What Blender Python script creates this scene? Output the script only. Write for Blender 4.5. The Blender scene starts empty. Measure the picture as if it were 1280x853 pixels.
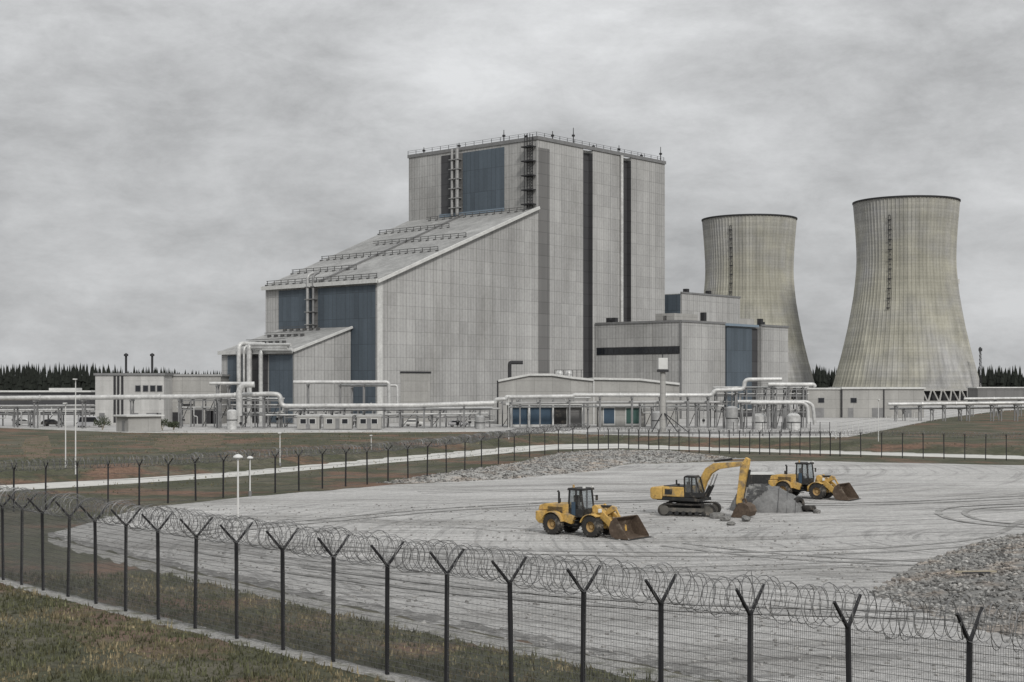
import bpy, bmesh, math, random
from math import sin, cos, pi, radians, atan2, sqrt, floor
from mathutils import Vector, Matrix
random.seed(7)
S = bpy.context.scene
C = S.collection
# ---------------------------------------------------------------- camera, sky, sun, exposure
F, H, HY = 1811.0, 10.0, 480.0                       # focal length in photo pixels, eye height, horizon row
cd = bpy.data.cameras.new('camera'); cam = bpy.data.objects.new('camera', cd); C.objects.link(cam)
cd.sensor_width = 36.0; cd.lens = 36.0 * F / 1280.0; cd.shift_y = (HY - 426.5) / 1280.0
cd.clip_start = 0.5; cd.clip_end = 20000
cam.location = (0, 0, H); cam.rotation_euler = (pi / 2, 0, 0); S.camera = cam
SUN_EL, SUN_AZ = radians(36), radians(160)             # azimuth clockwise from +Y
w = bpy.data.worlds.new('World'); S.world = w; w.use_nodes = True
nt = w.node_tree; nt.nodes.clear()
def nd(t, ty, **k):
    n = t.nodes.new(ty)
    for a, b in k.items(): setattr(n, a, b)
    return n
def lk(t, a, b): t.links.new(a, b)
def mth(t, op, a, b=None, c=None, clamp=False):
    n = nd(t, 'ShaderNodeMath', operation=op); n.use_clamp = clamp
    for i, v in enumerate((a, b, c)):
        if v is None: continue
        if isinstance(v, (int, float)): n.inputs[i].default_value = v
        else: lk(t, v, n.inputs[i])
    return n.outputs[0]
out = nd(nt, 'ShaderNodeOutputWorld'); bg = nd(nt, 'ShaderNodeBackground'); bg.inputs[1].default_value = 0.1
sky = nd(nt, 'ShaderNodeTexSky', sky_type='NISHITA'); sky.sun_disc = False
sky.sun_elevation = SUN_EL; sky.sun_rotation = SUN_AZ; sky.dust_density = 3.0
hs = nd(nt, 'ShaderNodeHueSaturation'); hs.inputs['Saturation'].default_value = 0.15; hs.inputs['Value'].default_value = 0.6
lk(nt, sky.outputs[0], hs.inputs['Color'])
tc = nd(nt, 'ShaderNodeTexCoord'); sp = nd(nt, 'ShaderNodeSeparateXYZ'); lk(nt, tc.outputs['Generated'], sp.inputs[0])
def wnoise(sc, scale, det, rough, dist=0):
    mp = nd(nt, 'ShaderNodeMapping'); mp.inputs['Scale'].default_value = sc; lk(nt, tc.outputs['Generated'], mp.inputs[0])
    n = nd(nt, 'ShaderNodeTexNoise'); n.inputs['Scale'].default_value = scale; n.inputs['Detail'].default_value = det
    n.inputs['Roughness'].default_value = rough; n.inputs['Distortion'].default_value = dist
    lk(nt, mp.outputs[0], n.inputs['Vector']); return n.outputs['Fac']
n1 = wnoise((1, 1, 2.0), 3.4, 10, 0.60, 0.25); n2 = wnoise((1, 1, 2.2), 13.0, 9, 0.70, 0.2); n3 = wnoise((1, 1, 5.5), 2.2, 8, 0.6, 0.4)
cl = mth(nt, 'ADD', mth(nt, 'ADD', mth(nt, 'MULTIPLY_ADD', n1, 2.6, -0.3), mth(nt, 'MULTIPLY_ADD', n2, 1.5, -0.75)), mth(nt, 'MULTIPLY_ADD', n3, 1.2, -0.6))   # about 1
zc = mth(nt, 'MAXIMUM', sp.outputs['Z'], 0.0)
el = mth(nt, 'MULTIPLY_ADD', zc, 4.8, 2.85)             # overcast dome: the zenith is far brighter than the horizon
hz = mth(nt, 'MULTIPLY', mth(nt, 'POWER', mth(nt, 'SUBTRACT', 1.0, zc), 24.0), 0.75)   # pale band low down
cv = mth(nt, 'MULTIPLY', mth(nt, 'ADD', el, hz), mth(nt, 'MULTIPLY_ADD', mth(nt, 'MINIMUM', mth(nt, 'MAXIMUM', cl, 0.2), 1.7), 0.55, 0.47))
cc = nd(nt, 'ShaderNodeCombineColor')
for i, k in enumerate((0.985, 1.0, 1.015)): lk(nt, mth(nt, 'MULTIPLY', cv, k), cc.inputs[i])
mx = nd(nt, 'ShaderNodeMix', data_type='RGBA'); mx.inputs[0].default_value = 0.9
lk(nt, hs.outputs[0], mx.inputs[6]); lk(nt, cc.outputs[0], mx.inputs[7]); lk(nt, mx.outputs[2], bg.inputs[0]); lk(nt, bg.outputs[0], out.inputs[0])
sl = bpy.data.lights.new('sun', 'SUN'); sl.energy = 1.5; sl.angle = radians(10); sl.color = (1, 0.97, 0.93)
so = bpy.data.objects.new('sun', sl); C.objects.link(so)
sdir = Vector((sin(SUN_AZ) * cos(SUN_EL), cos(SUN_AZ) * cos(SUN_EL), sin(SUN_EL)))
so.rotation_euler = sdir.to_track_quat('Z', 'Y').to_euler(); so.location = (0, 0, 120)
vs = S.view_settings; vs.view_transform = 'Standard'; vs.look = 'None'; vs.exposure = 0.55; vs.gamma = 1.0; vs.use_curve_mapping = False
S.render.engine = 'CYCLES'; S.cycles.max_bounces = 5; S.cycles.diffuse_bounces = 2; S.cycles.glossy_bounces = 2

# ---------------------------------------------------------------- materials
def material(name, col, rough=0.85, noise=((0.3, 0.12, (1, 1, 1)),), panel=None, col2=None, mix=None, col3=None, mix3=None, bump=0.0, bscale=8.0, metal=0.0, spec=0.3, arcs=(), island=0.0):
    m = bpy.data.materials.new(name); m.use_nodes = True; t = m.node_tree; b = t.nodes['Principled BSDF']
    b.inputs['Roughness'].default_value = rough; b.inputs['Metallic'].default_value = metal; b.inputs['Specular IOR Level'].default_value = spec
    tc = nd(t, 'ShaderNodeTexCoord'); oc = tc.outputs['Object']
    def nz(scale, st, det=6, ro=0.6):
        mp = nd(t, 'ShaderNodeMapping'); mp.inputs['Scale'].default_value = st; lk(t, oc, mp.inputs[0])
        n = nd(t, 'ShaderNodeTexNoise'); n.inputs['Scale'].default_value = scale; n.inputs['Detail'].default_value = det; n.inputs['Roughness'].default_value = ro
        lk(t, mp.outputs[0], n.inputs['Vector']); return n.outputs['Fac']
    v = None
    for sc, amp, st in noise:
        f = mth(t, 'MULTIPLY_ADD', nz(sc, st), 2 * amp * 2, 1 - 2 * amp)
        v = f if v is None else mth(t, 'MULTIPLY', v, f)
    for ax_, ay_, sc, amp, lo_, hi_ in arcs:                                   # wheel tracks curving round a point of the yard
        s = nd(t, 'ShaderNodeSeparateXYZ'); lk(t, oc, s.inputs[0])
        wob_ = mth(t, 'MULTIPLY_ADD', nz(0.03, (1, 1, 1), 2), 7.0, -3.5)
        dx = mth(t, 'ADD', mth(t, 'SUBTRACT', s.outputs[0], ax_), wob_); dy = mth(t, 'ADD', mth(t, 'SUBTRACT', s.outputs[1], ay_), wob_)
        r_ = mth(t, 'SQRT', mth(t, 'ADD', mth(t, 'MULTIPLY', dx, dx), mth(t, 'MULTIPLY', dy, dy))); th = mth(t, 'ARCTAN2', dy, dx)
        cx = nd(t, 'ShaderNodeCombineXYZ'); lk(t, mth(t, 'MULTIPLY', r_, sc), cx.inputs[0]); lk(t, mth(t, 'MULTIPLY', th, 1.6), cx.inputs[1])
        n = nd(t, 'ShaderNodeTexNoise'); n.inputs['Scale'].default_value = 1.0; n.inputs['Detail'].default_value = 5; n.inputs['Roughness'].default_value = 0.7; lk(t, cx.outputs[0], n.inputs['Vector'])
        mr = nd(t, 'ShaderNodeMapRange'); mr.inputs[1].default_value = lo_; mr.inputs[2].default_value = hi_; lk(t, n.outputs['Fac'], mr.inputs[0])
        f = mth(t, 'MULTIPLY_ADD', mr.outputs[0], -amp, 1.0 + amp * .25); v = f if v is None else mth(t, 'MULTIPLY', v, f)
    if island:
        ge = nd(t, 'ShaderNodeNewGeometry'); f = mth(t, 'MULTIPLY_ADD', ge.outputs['Random Per Island'], island, 1 - island * .5); v = f if v is None else mth(t, 'MULTIPLY', v, f)
    lines = None
    if panel:
        pw, ph, lw, lh, dark, var, rib = panel
        s = nd(t, 'ShaderNodeSeparateXYZ'); lk(t, oc, s.inputs[0])
        u = mth(t, 'DIVIDE', mth(t, 'ADD', s.outputs[0], s.outputs[1]), pw); q = mth(t, 'DIVIDE', s.outputs[2], ph)
        A = mth(t, 'LESS_THAN', mth(t, 'FRACT', u), lw / pw); B = mth(t, 'LESS_THAN', mth(t, 'FRACT', q), lh / ph)
        lines = mth(t, 'MAXIMUM', A, B)
        f = mth(t, 'MULTIPLY_ADD', lines, -dark, 1.0)
        cx = nd(t, 'ShaderNodeCombineXYZ'); lk(t, mth(t, 'FLOOR', u), cx.inputs[0]); lk(t, mth(t, 'FLOOR', q), cx.inputs[1])
        wn = nd(t, 'ShaderNodeTexWhiteNoise', noise_dimensions='2D'); lk(t, cx.outputs[0], wn.inputs[0])
        f = mth(t, 'MULTIPLY', f, mth(t, 'MULTIPLY_ADD', wn.outputs['Value'], 2 * var, 1 - var))
        if rib:
            rb = mth(t, 'LESS_THAN', mth(t, 'FRACT', mth(t, 'DIVIDE', mth(t, 'ADD', s.outputs[0], s.outputs[1]), rib)), 0.3)
            f = mth(t, 'MULTIPLY', f, mth(t, 'MULTIPLY_ADD', rb, -0.13, 1.0))
        v = f if v is None else mth(t, 'MULTIPLY', v, f)
    cout = nd(t, 'ShaderNodeRGB'); cout.outputs[0].default_value = (*col, 1); co = cout.outputs[0]
    for c2, mm in ((col2, mix), (col3, mix3)):
        if not c2: continue
        sc, lo, hi, st = mm
        mr = nd(t, 'ShaderNodeMapRange'); mr.inputs[1].default_value = lo; mr.inputs[2].default_value = hi; lk(t, nz(sc, st, 8, 0.65), mr.inputs[0])
        x = nd(t, 'ShaderNodeMix', data_type='RGBA'); lk(t, mr.outputs[0], x.inputs[0]); lk(t, co, x.inputs[6]); x.inputs[7].default_value = (*c2, 1); co = x.outputs[2]
    if v is not None:
        vm = nd(t, 'ShaderNodeVectorMath', operation='SCALE'); lk(t, co, vm.inputs[0]); lk(t, v, vm.inputs['Scale']); co = vm.outputs[0]
    lk(t, co, b.inputs['Base Color'])
    if bump:
        h = nz(bscale, (1, 1, 1), 6, 0.7)
        if lines is not None: h = mth(t, 'SUBTRACT', h, lines)
        bp = nd(t, 'ShaderNodeBump'); bp.inputs['Strength'].default_value = bump; bp.inputs['Distance'].default_value = 0.15
        lk(t, h, bp.inputs['Height']); lk(t, bp.outputs[0], b.inputs['Normal'])
    return m
def cab_glass():
    m = bpy.data.materials.new('cab_glass'); m.use_nodes = True; t = m.node_tree; t.nodes.clear()
    o = nd(t, 'ShaderNodeOutputMaterial'); mx_ = nd(t, 'ShaderNodeMixShader'); tr = nd(t, 'ShaderNodeBsdfTransparent'); gl = nd(t, 'ShaderNodeBsdfGlossy')
    tr.inputs[0].default_value = (.80, .84, .86, 1); gl.inputs['Roughness'].default_value = .08; mx_.inputs[0].default_value = .22
    lk(t, tr.outputs[0], mx_.inputs[1]); lk(t, gl.outputs[0], mx_.inputs[2]); lk(t, mx_.outputs[0], o.inputs[0]); return m
V1 = (1, 1, 1); STREAK = (1, 1, 0.08)
M = {}
M['grass'] = material('grass_ground', (0.054, 0.056, 0.033), 0.95, ((0.35, 0.3, V1), (2.0, 0.42, V1), (7, 0.45, V1), (22, 0.4, V1)), col2=(0.095, 0.088, 0.064), mix=(0.11, 0.46, 0.62, V1), col3=(0.130, 0.080, 0.055), mix3=(0.085, 0.52, 0.61, V1), bump=0.6, bscale=4)
M['yard'] = material('yard_gravel', (0.345, 0.34, 0.33), 0.95, ((0.05, 0.14, V1), (0.5, 0.14, (0.10, 1.0, 1)), (2.2, 0.26, V1), (7, 0.3, V1), (20, 0.28, V1)), col2=(0.21, 0.205, 0.195), mix=(0.10, 0.50, 0.68, (0.5, 1.5, 1)), bump=1.0, bscale=5, arcs=((34, 92, 1.7, .36, .50, .64), (-2, 178, 1.3, .38, .50, .64), (10, -60, 1.5, .30, .52, .66)))
M['track'] = material('dark_gravel', (0.17, 0.167, 0.16), 0.95, ((0.6, 0.35, V1), (3, 0.5, V1), (14, 0.4, V1)), col2=(0.33, 0.325, 0.315), mix=(0.9, 0.50, 0.60, V1), bump=0.8, bscale=6)
M['edging'] = material('pale_gravel', (0.31, 0.305, 0.29), 0.95, ((0.6, 0.3, V1), (5, 0.45, V1), (14, 0.5, V1)), col2=(0.13, 0.13, 0.095), mix=(0.7, 0.52, 0.64, V1), bump=1.0, bscale=6)
M['road'] = material('road_concrete', (0.46, 0.455, 0.43), 0.9, ((0.2, 0.14, V1), (1.5, 0.14, V1), (9, 0.1, V1)), bump=0.2)
M['apron'] = material('apron_concrete', (0.36, 0.355, 0.345), 0.9, ((0.05, 0.2, V1), (0.4, 0.2, V1), (3, 0.15, V1)), bump=0.2)
M['stone'] = material('grey_stone', (0.20, 0.197, 0.188), 0.9, ((0.8, 0.3, V1), (4, 0.3, V1)), col2=(0.24, 0.20, 0.165), mix=(0.25, 0.5, 0.7, V1), bump=0.5, bscale=10, island=1.25)
M['clad'] = material('panel_concrete', (0.345, 0.343, 0.335), 0.8, ((0.035, 0.12, V1), (0.16, 0.16, STREAK), (0.5, 0.14, (1, 1, .04)), (1.4, 0.12, V1)), col2=(0.265, 0.262, 0.252), mix=(0.09, 0.5, 0.7, (1, 1, .25)), panel=(3.0, 3.0, 0.14, 0.12, 0.26, 0.06, 1.0), bump=0.25, bscale=2)
M['clad_low'] = material('wall_concrete', (0.31, 0.305, 0.29), 0.8, ((0.1, 0.15, V1), (0.5, 0.14, STREAK), (2, 0.08, V1)), panel=(4.0, 2.4, 0.1, 0.1, 0.25, 0.05, 0), bump=0.2, bscale=3)
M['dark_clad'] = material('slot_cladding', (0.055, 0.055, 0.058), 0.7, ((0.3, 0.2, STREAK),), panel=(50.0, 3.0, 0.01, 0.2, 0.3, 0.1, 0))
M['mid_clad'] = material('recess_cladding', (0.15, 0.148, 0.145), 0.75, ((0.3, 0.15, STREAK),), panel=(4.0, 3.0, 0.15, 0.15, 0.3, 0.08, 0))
M['blue'] = material('slate_blue_cladding', (0.078, 0.098, 0.118), 0.55, ((0.06, 0.14, V1), (0.4, 0.14, STREAK), (2, 0.08, V1)), panel=(1.5, 6.0, 0.12, 0.12, 0.35, 0.10, 0.5), bump=0.15)
M['bluetrim'] = material('pale_blue_trim', (0.17, 0.215, 0.26), 0.5)
M['roof'] = material('grey_roof', (0.255, 0.255, 0.248), 0.7, ((0.05, 0.25, V1), (0.3, 0.25, V1), (1.6, 0.22, V1)), panel=(3.2, 900, 0.16, 0.1, 0.3, 0.08, 0), bump=0.2)
M['flatroof'] = material('flat_roof', (0.27, 0.27, 0.265), 0.9, ((0.2, 0.2, V1),))
M['trim'] = material('pale_trim', (0.50, 0.50, 0.485), 0.6, ((0.5, 0.15, V1), (2, 0.1, V1)))
M['office'] = material('office_render', (0.40, 0.397, 0.385), 0.85, ((0.2, 0.14, V1), (0.8, 0.18, (1, 1, .12)), (4, .08, V1)), panel=(5, 3.2, .06, .08, .22, .05, 0))
M['dark'] = material('dark_steel', (0.028, 0.028, 0.030), 0.6, ((1.0, 0.25, V1),))
M['steel'] = material('grey_steel', (0.20, 0.20, 0.20), 0.5, ((0.8, 0.2, V1),), metal=0.3)
M['pipe'] = material('pale_pipe_lagging', (0.46, 0.46, 0.45), 0.45, ((0.25, 0.22, V1), (2, 0.2, V1), (0.7, 0.15, (1, 1, 1))), metal=0.2)
M['pipe2'] = material('grey_pipe', (0.33, 0.33, 0.325), 0.5, ((0.25, 0.2, V1), (2, 0.15, V1)), metal=0.3)
M['cab_glass'] = cab_glass()
M['glass'] = material('dark_glass', (0.018, 0.02, 0.024), 0.12, ((0.5, 0.2, V1),), spec=0.6)
M['door'] = material('blue_door', (0.045, 0.075, 0.11), 0.5, ((0.5, 0.2, V1),))
M['teal'] = material('teal_door', (0.04, 0.085, 0.075), 0.5, ((0.5, 0.2, V1),))
M['tower'] = material('tower_concrete', (0.318, 0.308, 0.258), 0.9, ((0.02, 0.16, V1), (0.09, 0.22, (1, 1, 0.06)), (0.35, 0.2, (1, 1, 0.04)), (0.05, .16, (.3, .3, 2.5)), (1.2, 0.12, V1)), col2=(0.265, 0.263, 0.258), mix=(0.022, 0.42, 0.62, V1), panel=(900, 1.5, 0.01, 0.14, 0.2, 0.06, 0), bump=0.15)
M['leaf'] = material('conifer_needles', (0.016, 0.019, 0.015), 0.95, ((0.08, 0.35, V1), (0.6, 0.5, V1)))
M['shrub'] = material('shrub_leaves', (0.045, 0.055, 0.03), 0.9, ((1.5, 0.5, V1),))
M['blade'] = material('grass_blades', (0.080, 0.083, 0.044), 0.9, ((0.3, 0.4, V1), (2, 0.4, V1)), col2=(0.20, 0.165, 0.10), mix=(0.25, 0.48, 0.6, V1), island=0.9)
M['yellow'] = material('weathered_yellow_paint', (0.50, 0.32, 0.095), 0.6, ((1.2, 0.25, V1), (6, 0.22, V1)), col2=(0.21, 0.165, 0.115), mix=(1.3, 0.47, 0.66, V1), col3=(0.10, 0.075, 0.055), mix3=(3.5, 0.60, 0.68, V1), bump=0.1)
M['rust'] = material('muddy_bucket_steel', (0.095, 0.070, 0.052), 0.8, ((1.5, 0.3, V1), (6, 0.25, V1)), col2=(0.24, 0.20, 0.16), mix=(1.2, 0.55, 0.70, V1), metal=0.2)
M['rubber'] = material('dusty_rubber', (0.034, 0.032, 0.030), 0.9, ((2, 0.35, V1),), col2=(0.15, 0.135, 0.115), mix=(2.2, 0.52, 0.68, V1))
M['rim'] = material('muddy_rim', (0.34, 0.225, 0.10), 0.6, ((3, 0.3, V1),))
M['black'] = material('black_machine_parts', (0.025, 0.025, 0.025), 0.65, ((2, 0.3, V1),), col2=(0.12, 0.105, 0.085), mix=(1.6, 0.54, 0.72, V1))
M['chrome'] = material('piston_rod', (0.55, 0.55, 0.55), 0.25, ((2, 0.05, V1),), metal=0.9)
M['tarp'] = material('grey_tarpaulin', (0.145, 0.145, 0.143), 0.6, ((0.8, 0.3, V1), (4, 0.25, V1)), bump=0.8, bscale=3)
M['net'] = material('dark_netting', (0.055, 0.055, 0.055), 0.9, ((1.2, 0.4, V1), (6, 0.4, V1)), col2=(0.17, 0.168, 0.16), mix=(1.4, 0.52, 0.6, V1), bump=1.0, bscale=5)
M['rut'] = material('rutted_gravel', (0.235, 0.231, 0.222), 0.95, ((1.0, 0.3, V1), (5, 0.35, V1), (16, .3, V1)), col2=(0.345, 0.34, 0.33), mix=(0.55, 0.44, 0.60, V1), bump=1.0, bscale=6)
M['soil'] = material('bare_soil', (0.150, 0.105, 0.078), 0.95, ((0.6, 0.3, V1), (4, 0.45, V1), (14, 0.45, V1)), col2=(0.080, 0.080, 0.046), mix=(0.5, 0.44, 0.58, V1), bump=1.0, bscale=5)
M['galv'] = material('galvanised_wire', (0.17, 0.17, 0.17), 0.5, ((1, 0.2, V1),), metal=0.4)
M['post'] = material('dark_fence_post', (0.022, 0.022, 0.024), 0.6, ((2, 0.3, V1),))
M['white'] = material('white_paint', (0.55, 0.55, 0.535), 0.5, ((0.8, 0.15, V1),))
M['wood'] = material('weathered_wood', (0.27, 0.24, 0.18), 0.85, ((3, 0.25, (0.2, 3, 3)),))
M['boulder'] = material('dark_boulder', (0.15, 0.147, 0.14), 0.9, ((1.5, 0.35, V1), (6, 0.3, V1)), bump=0.5, bscale=6)
M['pebble'] = material('yard_stone', (0.25, 0.245, 0.235), 0.9, ((4, 0.2, V1),), island=0.8)
M['mudsteel'] = material('muddy_steel', (0.10, 0.095, 0.085), 0.8, ((2, 0.3, V1),), col2=(0.19, 0.17, 0.145), mix=(1.5, 0.5, 0.7, V1))
M['rail'] = material('dull_steel', (0.085, 0.085, 0.085), 0.6, ((2, 0.2, V1),))
M['van'] = material('van_paint', (0.45, 0.45, 0.46), 0.35, ((0.6, 0.08, V1),), spec=0.5)

# ---------------------------------------------------------------- helpers
def at(px, py, Y): return Vector(((px - 640) / F * Y, Y, H + (HY - py) / F * Y))   # photo pixel at distance Y -> point
def gp(px, py, z=0.0): return at(px, py, F * (H - z) / (py - HY))                  # photo pixel on level ground z -> point
def zpx(py, Y): return H + (HY - py) / F * Y
def along(px, P, d):                                                               # metres along d from P to photo column px
    k = (px - 640) / F; return (k * P[1] - P[0]) / (d[0] - k * d[1])
class MB:
    def __init__(s): s.v = []; s.f = []
    def box(s, x0, x1, y0, y1, z0, z1, ch=0.0):
        if ch <= 0:
            b = len(s.v); s.v += [(x, y, z) for z in (z0, z1) for y in (y0, y1) for x in (x0, x1)]
            s.f += [[b + i for i in q] for q in ((0, 2, 3, 1), (4, 5, 7, 6), (0, 1, 5, 4), (2, 6, 7, 3), (0, 4, 6, 2), (1, 3, 7, 5))]; return s
        bm = bmesh.new(); bmesh.ops.create_cube(bm, size=1)
        for v in bm.verts: v.co = ((x0 + x1) / 2 + v.co.x * (x1 - x0), (y0 + y1) / 2 + v.co.y * (y1 - y0), (z0 + z1) / 2 + v.co.z * (z1 - z0))
        bmesh.ops.bevel(bm, geom=bm.edges[:], offset=ch, segments=2, affect='EDGES', profile=0.5); s.bm(bm); bm.free(); return s
    def bm(s, bm):
        bm.verts.index_update(); b = len(s.v); s.v += [tuple(v.co) for v in bm.verts]; s.f += [[b + v.index for v in f.verts] for f in bm.faces]
    def prism(s, poly, z0, z1, bottom=True, top=True):                             # poly counter-clockwise in x, y; z1 may be a function of (x, y)
        g = (lambda x, y: z1) if not callable(z1) else z1
        n = len(poly); b = len(s.v); s.v += [(x, y, z0) for x, y in poly] + [(x, y, g(x, y)) for x, y in poly]
        for i in range(n): j = (i + 1) % n; s.f.append([b + i, b + j, b + n + j, b + n + i])
        if bottom: s.f.append([b + i for i in range(n)][::-1])
        if top: s.f.append([b + n + i for i in range(n)])
        return s
    def side(s, poly, y0, y1, ch=0.0):                                             # poly in x, z extruded along y
        n = len(poly); bm = bmesh.new()
        a = [bm.verts.new((x, y0, z)) for x, z in poly]; c = [bm.verts.new((x, y1, z)) for x, z in poly]
        bm.faces.new(a); bm.faces.new(c[::-1])
        for i in range(n): j = (i + 1) % n; bm.faces.new((a[j], a[i], c[i], c[j]))
        bmesh.ops.recalc_face_normals(bm, faces=bm.faces[:])
        if ch: bmesh.ops.bevel(bm, geom=bm.edges[:], offset=ch, segments=2, affect='EDGES', profile=0.5)
        s.bm(bm); bm.free(); return s
    def tube(s, pts, r, n=6, cap=True):
        pts = [Vector(p) for p in pts]; m = len(pts); rr = r if isinstance(r, (list, tuple)) else [r] * m
        T = [(pts[min(i + 1, m - 1)] - pts[max(i - 1, 0)]).normalized() for i in range(m)]
        a = Vector((0, 0, 1)) if abs(T[0].z) < 0.9 else Vector((1, 0, 0)); N = (a - T[0] * a.dot(T[0])).normalized(); b = len(s.v)
        for i in range(m):
            N = N - T[i] * N.dot(T[i]); N.normalize(); Bn = T[i].cross(N)
            for k in range(n):
                an = 2 * pi * k / n + pi / n; s.v.append(tuple(pts[i] + (N * cos(an) + Bn * sin(an)) * rr[i]))
        for i in range(m - 1):
            for k in range(n): j = (k + 1) % n; s.f.append([b + i * n + k, b + i * n + j, b + (i + 1) * n + j, b + (i + 1) * n + k])
        if cap: s.f.append([b + k for k in range(n)][::-1]); s.f.append([b + (m - 1) * n + k for k in range(n)])
        return s
    def bend(s, pts, r, rad=1.0, n=10):                                            # pipe with rounded elbows
        P = [Vector(p) for p in pts]; o = [P[0]]
        for i in range(1, len(P) - 1):
            a = (P[i - 1] - P[i]); c = (P[i + 1] - P[i]); q = min(rad, a.length * 0.45, c.length * 0.45); A = P[i] + a.normalized() * q; B = P[i] + c.normalized() * q
            for k in range(6): u = k / 5; o.append(A * (1 - u) ** 2 + P[i] * 2 * u * (1 - u) + B * u * u)
        o.append(P[-1]); return s.tube(o, r, n)
    def bar(s, a, c, wd, up=(0, 0, 1)):                                            # square bar from a to c
        return s.tube([a, c], wd * 0.7071, 4)
    def lathe(s, prof, n=24, axis='z', c=(0, 0, 0)):
        b = len(s.v); m = len(prof)
        for r, z in prof:
            for k in range(n):
                an = 2 * pi * k / n
                p = (r * cos(an), r * sin(an), z) if axis == 'z' else (r * cos(an), z, r * sin(an))
                s.v.append((p[0] + c[0], p[1] + c[1], p[2] + c[2]))
        for i in range(m - 1):
            for k in range(n):
                j = (k + 1) % n; q = [b + i * n + k, b + i * n + j, b + (i + 1) * n + j, b + (i + 1) * n + k]
                s.f.append(q if axis == 'z' else q[::-1])
        return s
    def rock(s, c, r, rnd, sub=1, flat=0.7):
        bm = bmesh.new(); bmesh.ops.create_icosphere(bm, subdivisions=sub, radius=1)
        st = [rnd.uniform(0.7, 1.25) for _ in range(3)]; R = Matrix.Rotation(rnd.uniform(0, 6.28), 3, 'Z')
        for v in bm.verts:
            k = r * rnd.uniform(0.75, 1.15); p = R @ Vector((v.co.x * st[0] * k, v.co.y * st[1] * k, v.co.z * st[2] * k * flat)); v.co = p + Vector(c)
        s.bm(bm); bm.free(); return s
    def obj(s, name, mat, parent=None, smooth=False, kind=None, loc=None):
        me = bpy.data.meshes.new(name); me.from_pydata([tuple(v) for v in s.v], [], s.f); me.update()
        me.materials.append(M[mat] if isinstance(mat, str) else mat)
        if smooth:
            for p in me.polygons: p.use_smooth = True
            try: me.set_sharp_from_angle(angle=radians(40))
            except Exception: pass
        o = bpy.data.objects.new(name, me); C.objects.link(o)
        if parent: o.parent = parent
        if kind: o['kind'] = kind
        if loc: o.location = loc
        return o
def tag(o, label, cat, group=None):
    o['label'] = label; o['category'] = cat
    if group: o['group'] = group
    return o
def thing(name, label, cat, loc=(0, 0, 0), rotz=0.0, group=None):
    o = bpy.data.objects.new(name, None); C.objects.link(o); o.empty_display_size = 0.5
    o.location = loc; o.rotation_euler = (0, 0, rotz); return tag(o, label, cat, group)
def dup(root, loc, rotz, label):
    r = root.copy(); C.objects.link(r); r.location = loc; r.rotation_euler = (0, 0, rotz); r['label'] = label
    for ch in list(root.children):
        c = ch.copy(); C.objects.link(c); c.parent = r
        for g in list(ch.children):
            d = g.copy(); C.objects.link(d); d.parent = c
    return r
def sm(a, b, x): u = min(1, max(0, (x - a) / (b - a))); return u * u * (3 - 2 * u)

# ---------------------------------------------------------------- ground, roads, yard
UP = [(-500, 634), (-300, 623), (0, 607), (176, 597.6), (297, 589.6), (500, 570.6), (581, 563.6), (641, 558.5), (700, 555.5), (780, 555), (860, 558.5), (1000, 562.5), (1280, 570), (1600, 580)]
LO = [(-500, 644), (-300, 632), (0, 615), (176, 604), (297, 596), (500, 577.6), (581, 571.5), (641, 566), (700, 562), (780, 560.5), (860, 562.7), (1000, 566.7), (1280, 574.5), (1600, 585)]
UPW = [gp(*p) for p in UP]; LOW = [gp(*p) for p in LO]
def road_y(x):
    for a, b in zip(UPW, UPW[1:]):
        if x <= b.x or b is UPW[-1]: return a.y + (b.y - a.y) * (x - a.x) / (b.x - a.x)
def hgt(x, y): return sm(1, 9, y - max(100, road_y(x)))
xs = [-6000, -3000, -1500, -800, -500, -350, -250, -180] + [-140 + 3 * i for i in range(94)] + [180, 250, 350, 500, 800, 1500, 3000, 6000]
ys = [-600, -300, -100, -30, 0, 20, 36] + [46 + 3 * i for i in range(80)] + [300, 340, 400, 500, 700, 1000, 1500, 2500, 4500, 9000]
g = MB(); nx = len(xs)
for y in ys:
    for x in xs: g.v.append((x, y, hgt(x, y)))
for j in range(len(ys) - 1):
    for i in range(nx - 1): a = j * nx + i; g.f.append([a, a + 1, a + nx + 1, a + nx])
g.obj('ground', 'grass', kind='structure')
def sheet(name, pts, mat, z):
    m = MB(); b = [(p.x, p.y, z) for p in pts]; m.v = b; m.f = [list(range(len(b)))]
    o = m.obj(name, mat, kind='structure')
    bm = bmesh.new(); bm.from_mesh(o.data); bmesh.ops.triangulate(bm, faces=bm.faces[:])
    bmesh.ops.recalc_face_normals(bm, faces=bm.faces[:])
    for f in bm.faces:
        if f.normal.z < 0: f.normal_flip()
    bm.to_mesh(o.data); bm.free(); return o
def wob(pts, n, amp, rnd):
    o = []
    for a, b in zip(pts, pts[1:]):
        for k in range(n):
            u = k / n; o.append((a[0] + (b[0] - a[0]) * u, a[1] + (b[1] - a[1]) * u + rnd.uniform(-amp, amp)))
    o.append(pts[-1]); return o
rnd = random.Random(3)
NE = [(60, 668), (200, 702), (400, 746), (620, 790), (840, 832), (1000, 866), (1300, 930), (1700, 1010)]      # near edge of the yard
FE = [(90, 660), (130, 648), (179, 635), (300, 622), (400, 614), (500, 605.5), (640, 598), (753, 587), (781, 581), (860, 578), (1000, 576), (1280, 582), (1700, 592)]
sheet('gravel_yard', [gp(*p) for p in wob(NE, 6, 1.5, rnd)] + [gp(*p) for p in wob(FE, 6, 0.5, rnd)][::-1], 'yard', 0.004)
band = lambda P, a, b: [(x, y + a + b * (x + 100) / 900) for x, y in P]
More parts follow.
